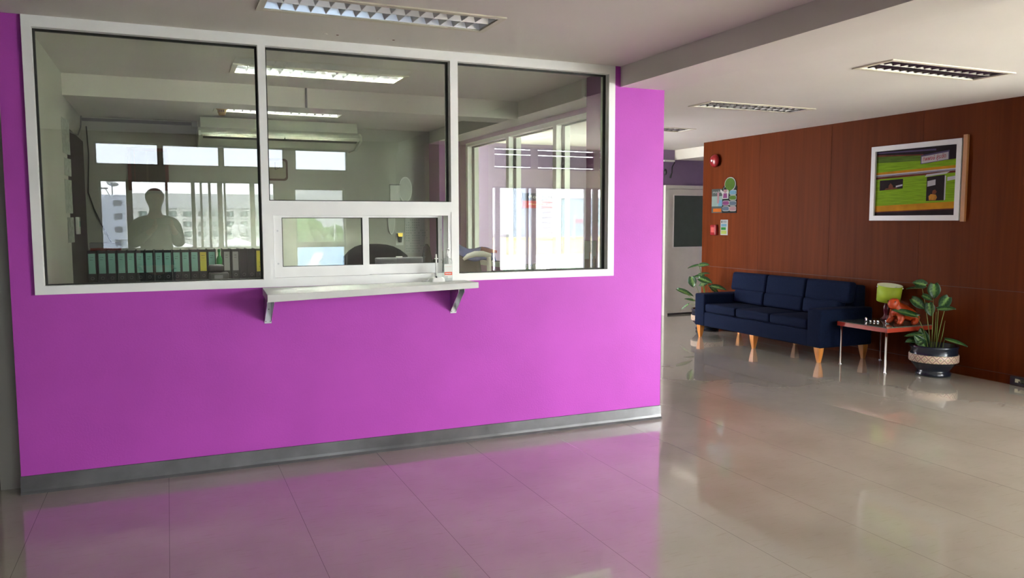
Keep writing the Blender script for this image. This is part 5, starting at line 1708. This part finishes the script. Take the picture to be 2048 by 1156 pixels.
ph = thing('phone', (0.755, -5.0, 1.5), 'black phone held up sideways by the reflected photographer', 'phone')
MB().box(0.675, 0.835, -5.004, -4.996, 1.463, 1.537).build('case', BLACKP, ph, bevel=0.003)
MB().box(0.679, 0.831, -5.0052, -5.0045, 1.467, 1.533).build('screen', mat('phone_screen', (0.02, 0.02, 0.025, 1), 0.1, var=0), ph)

# ------------------------------------------------------------------ outside the window wall (seen only by reflection)
CONC = mat('white_roof_concrete', (0.70, 0.69, 0.66, 1), 0.8, var=0.05, scale=0.5)
GRND = mat('street_asphalt', (0.16, 0.16, 0.155, 1), 0.9, var=0.15, scale=0.05)
g = MB().box(-1500, 1500, -1600, -6.2, -12.4, -12.0).build('ground', GRND)
struct(g, 'grey street level far below the window wall')
g = MB().box(4.6, 60, -28.3, -6.2, -12, -0.06).build('roof_terrace', CONC)
struct(g, 'white concrete roof terrace outside the right windows')
par = thing('parapet', (20, -28.1, -0.06), 'tan parapet with a yellow coping along the far edge of the roof terrace', 'parapet')
MB().box(10.0, 36, -28.2, -28.0, -0.06, 0.62).build('wall', mat('tan_render', (0.60, 0.53, 0.40, 1), 0.8, var=0.08, scale=0.8), par)
MB().box(9.95, 36, -28.25, -27.95, 0.621, 0.72).build('coping', mat('yellow_coping', (0.80, 0.70, 0.28, 1), 0.7, var=0.05), par)
aw = thing('blue_awning', (3.6, -9.5, 0.6), 'pale blue awning outside the reflected door light', 'awning')
MB().add([(1.8, -8.0, 0.30), (5.2, -8.0, 0.30), (5.6, -12.0, 0.985), (1.8, -12.0, 0.985), (1.8, -8.0, 0.25), (5.2, -8.0, 0.25), (5.6, -12.0, 0.935), (1.8, -12.0, 0.935)],
         [(0, 1, 2, 3), (7, 6, 5, 4), (0, 4, 5, 1), (1, 5, 6, 2), (2, 6, 7, 3), (3, 7, 4, 0)]).build('canopy', mat('pale_blue_sheet', (0.27, 0.44, 0.62, 1), 0.6, var=0.04, scale=1), aw)
MB().add([(2.6, -8.2, 0.345), (2.75, -8.2, 0.345), (3.7, -11.2, 0.86), (3.5, -11.2, 0.86), (2.6, -8.2, 0.338), (2.75, -8.2, 0.338), (3.7, -11.2, 0.853), (3.5, -11.2, 0.853)],
         [(0, 1, 2, 3), (7, 6, 5, 4), (0, 4, 5, 1), (1, 5, 6, 2), (2, 6, 7, 3), (3, 7, 4, 0)]).build('white_strap', PAPERW, aw)
for x in (1.9, 5.1):
    MB().tube([(x, -11.9, -12.0), (x, -11.9, 0.92)], 0.05, 8).build('post', GREYP, aw)
APT = mat('pale_grey_render', (0.78, 0.78, 0.74, 1), 0.8, var=0.05, scale=0.1)
APR = mat('roof_band_grey', (0.62, 0.63, 0.63, 1), 0.8, var=0.04, scale=0.1)
BGREY = mat('blue_grey_render', (0.46, 0.50, 0.60, 1), 0.8, var=0.05, scale=0.1)
PALE = mat('white_tower_render', (0.80, 0.80, 0.79, 1), 0.8, var=0.03, scale=0.05)
WIN = mat('dark_window_glass', (0.07, 0.10, 0.10, 1), 0.3, var=0.2, scale=0.3)
WINP = mat('pale_window_glass', (0.34, 0.44, 0.40, 1), 0.3, var=0.2, scale=0.3)
ap = thing('apartment_block', (16, -252, -12), 'long grey apartment block reflected behind the photographer', 'building')
MB().box(-9, 44, -262, -250, -12, 5.3).build('wall', APT, ap)
MB().box(-9.6, 44.6, -262.6, -249.4, 5.31, 9.6).build('roof_band', APR, ap)
for r, z in enumerate((2.9, -0.1, -3.1)):
    for c in range(12):
        x = -6.6 + c * 4.0
        q = MB().box(x, x + 2.1, -249.98, -249.8, z, z + 1.5).build('window', WIN, ap)
        WORLD[q.name] = WORLD[ap.name]
        MB().box(x + 0.9, x + 1.7, -249.79, -249.75, z + 0.15, z + 1.3).build('pane', WINP, q)
    MB().box(-9.2, 44.2, -249.99, -249.7, z - 0.75, z - 0.5).build('ledge', APR, ap)
tg = thing('stair_tower', (-10.5, -202, -12), 'blue-grey stair tower with a satellite dish reflected left of the photographer', 'building')
MB().box(-14.2, -7.9, -208, -200, -12, 7.6).build('wall', BGREY, tg)
MB().box(-7.89, -7.2, -208, -201, -12, 5.9).build('side_wing', APT, tg)
for z in (5.1, 2.05, -1.0, -4.0):
    MB().box(-10.3, -8.7, -199.98, -199.85, z, z + 1.25).build('window', mat('grey_louvre', (0.14, 0.15, 0.18, 1), 0.6, var=0.1) if z == 5.1 else MATS['grey_louvre'], tg)
q = MB().lathe([(0.0, 0.0), (0.6, 0.08), (1.1, 0.32), (1.35, 0.62)], 0, 0, 0, 20).build('satellite_dish', mat('dish_grey', (0.42, 0.43, 0.44, 1), 0.6, var=0.05), tg, local=True)
q.location = Vector((-10.6, -202, 9.7)) - Vector(tg.location)
q.rotation_euler = (0.3, 0.2, 0)
MB().tube([(-10.6, -202, 7.6), (-10.6, -202, 9.8)], 0.12, 8).build('dish_post', GREYP, tg)
MB().tube([(-13.9, -201, 9.1), (-11.4, -201, 9.1)], 0.18, 8).tube([(-12.0, -201, 9.1), (-11.2, -201, 7.6)], 0.09, 8).build('railing', GREYP, tg)


def tent(x, y, wid, zt, h, lab):
    o = thing('white_tent', (x, y, zt - h), lab, 'tent', 'white tents below the apartment block')
    hw = wid / 2
    m = MB().add([(x - hw, y - hw, zt - h), (x + hw, y - hw, zt - h), (x + hw, y + hw, zt - h), (x - hw, y + hw, zt - h), (x, y, zt)], [(0, 1, 4), (1, 2, 4), (2, 3, 4), (3, 0, 4), (3, 2, 1, 0)])
    m.build('canopy', PALE, o)
    MB().box(x - hw, x + hw, y - hw + 0.02, y + hw - 0.02, zt - h - 0.5, zt - h - 0.01).build('valance', PALE, o)
    for a in (-1, 1):
        for b_ in (-1, 1):
            MB().tube([(x + a * (hw - 0.1), y + b_ * (hw - 0.1), -12.0), (x + a * (hw - 0.1), y + b_ * (hw - 0.1), zt - h - 0.5)], 0.05, 6).build('pole', GREYP, o)


tent(1.3, -60, 2.6, 0.05, 0.42, 'white peaked tent reflected beside the photographer')
tent(5.7, -60, 3.0, 0.22, 0.55, 'large white peaked tent reflected right of the photographer')
tent(7.9, -63, 2.2, 0.02, 0.5, 'small white tent farthest right below the apartment block')
for x, lab in ((6.38, 'left one of two white roof water tanks reflected above the tents'), (6.98, 'right one of two white roof water tanks reflected above the tents')):
    o = thing('water_tank', (x, -70, 0.4), lab, 'water tank', 'water tanks on a steel stand')
    MB().lathe([(0.27, 0.0), (0.29, 0.05), (0.29, 0.58), (0.27, 0.68), (0.10, 0.78), (0.0, 0.80)], x, -70, 0.4, 20).build('tank', PALE, o)
    for a in (-0.2, 0.2):
        MB().tube([(x + a, -70, -12), (x + a, -70, 0.4)], 0.035, 6).build('leg', WHITEP, o)
tw = thing('high_rise', (125, -705, -12), 'wide pale high-rise reflected above the sliding hatch', 'building')
MB().box(104, 146, -715, -700, -12, 29.6).build('wall', PALE, tw)
m = MB()
for c in range(12):
    for r in range(12):
        x = 106 + c * 3.3
        m.box(x, x + 1.5, -699.98, -699.8, 28 - r * 3.2 - 1.5, 28 - r * 3.2)
m.build('window_grid', APR, tw)
tw = thing('dotted_tower', (305, -705, -12), 'white tower with rows of dark window dots reflected in the right reception pane', 'building')
MB().box(295, 316, -720, -700, -12, 34.6).build('wall', PALE, tw)
m = MB()
for c in range(6):
    for r in range(14):
        x = 297 + c * 3.1
        m.box(x, x + 1.9, -699.95, -699.6, 30 - r * 2.7 - 1.0, 30 - r * 2.7)
m.build('window_grid', APR, tw)
tw = thing('balcony_tower', (209, -425, -12), 'pale tower with grey balcony lines reflected behind the room sign', 'building')
MB().box(202, 217, -432, -420, -12, 21.6).build('wall', PALE, tw)
m = MB()
for r in range(10):
    m.box(205.5, 212, -419.95, -419.4, 19 - r * 3.0 - 0.7, 19 - r * 3.0)
m.box(205, 205.4, -419.95, -419.5, -12, 21)
m.build('balcony_lines', APR, tw)
tw = thing('blue_grey_block', (177, -385, -12), 'slim pale blue-grey block reflected at the left edge of the room sign', 'building')
MB().box(173.5, 179.5, -392, -380, -12, 19.7).build('wall', mat('pale_blue_render', (0.46, 0.53, 0.62, 1), 0.8, var=0.04, scale=0.1), tw)
MB().box(173, 180, -392.5, -379.5, 19.71, 20.3).build('roof', PALE, tw)
tw = thing('glass_block', (170, -305, -12), 'pale teal glass block reflected near the purple column', 'building')
MB().box(160, 180, -312, -300, -12, 10.9).build('wall', mat('pale_teal_glass', (0.50, 0.62, 0.64, 1), 0.5, var=0.05, scale=0.1), tw)
MB().box(170, 174, -299.95, -299.5, -8, 8.6).build('stair_panel', BGREY, tw)
MB().box(159.7, 180.3, -312.3, -299.7, 10.91, 11.3).build('roof_edge', PALE, tw)
fp = thing('flagpole', (35.4, -60, -12), 'white flagpole with a small flag reflected in the right reception pane', 'flagpole')
MB().tube([(35.4, -60, -12), (35.4, -60, 1.75)], 0.05, 8).build('pole', WHITEP, fp)
MB().box(35.46, 36.3, -60.01, -59.99, 1.25, 1.62).build('flag', mat('faded_flag', (0.55, 0.35, 0.38, 1), 0.8, var=0.1), fp)
am = thing('antenna_mast', (22.6, -110, -12), 'white guyed antenna mast in front of the reflected trees', 'mast')
MB().tube([(22.9, -110, -12), (22.9, -110, 1.3)], 0.06, 6).build('mast', WHITEP, am)
MB().tube([(21.4, -110, -1.9), (22.86, -110, 1.2)], 0.035, 6).build('guy_wire', WHITEP, am)
MB().tube([(23.3, -110, -1.9), (22.93, -110, 1.2)], 0.035, 6).build('guy_wire', WHITEP, am)
TREE = mat('tree_leaves', (0.10, 0.20, 0.06, 1), 0.8, var=0.4, scale=1.2)
BARK = mat('tree_bark', (0.12, 0.09, 0.06, 1), 0.9, var=0.2)
for x, y, r, zt, lab in ((18.6, -116, 2.4, 1.2, 'leftmost round green tree reflected in the sliding hatch'), (21.3, -125, 2.7, 2.2, 'tallest green tree reflected in the middle of the sliding hatch'),
                         (24.2, -116, 2.3, 1.0, 'rightmost green tree reflected behind the antenna mast')):
    o = thing('tree', (x, y, -12), lab, 'tree', 'trees beyond the street')
    m = MB()
    for k in range(26):
        a, b_ = random.uniform(0, 6.28), random.uniform(-1, 1)
        rr = r * 0.72
        m.ball((x + rr * math.cos(a) * math.sqrt(1 - b_ * b_), y + rr * math.sin(a) * math.sqrt(1 - b_ * b_), zt - r * 1.0 + rr * b_ * 0.9), r * random.uniform(0.28, 0.42), seg=9, rings=6)
    m.build('crown', TREE, o)
    MB().tube([(x, y, -12), (x + 0.2, y, zt - r * 1.3)], [0.35, 0.2], 8).build('trunk', BARK, o)
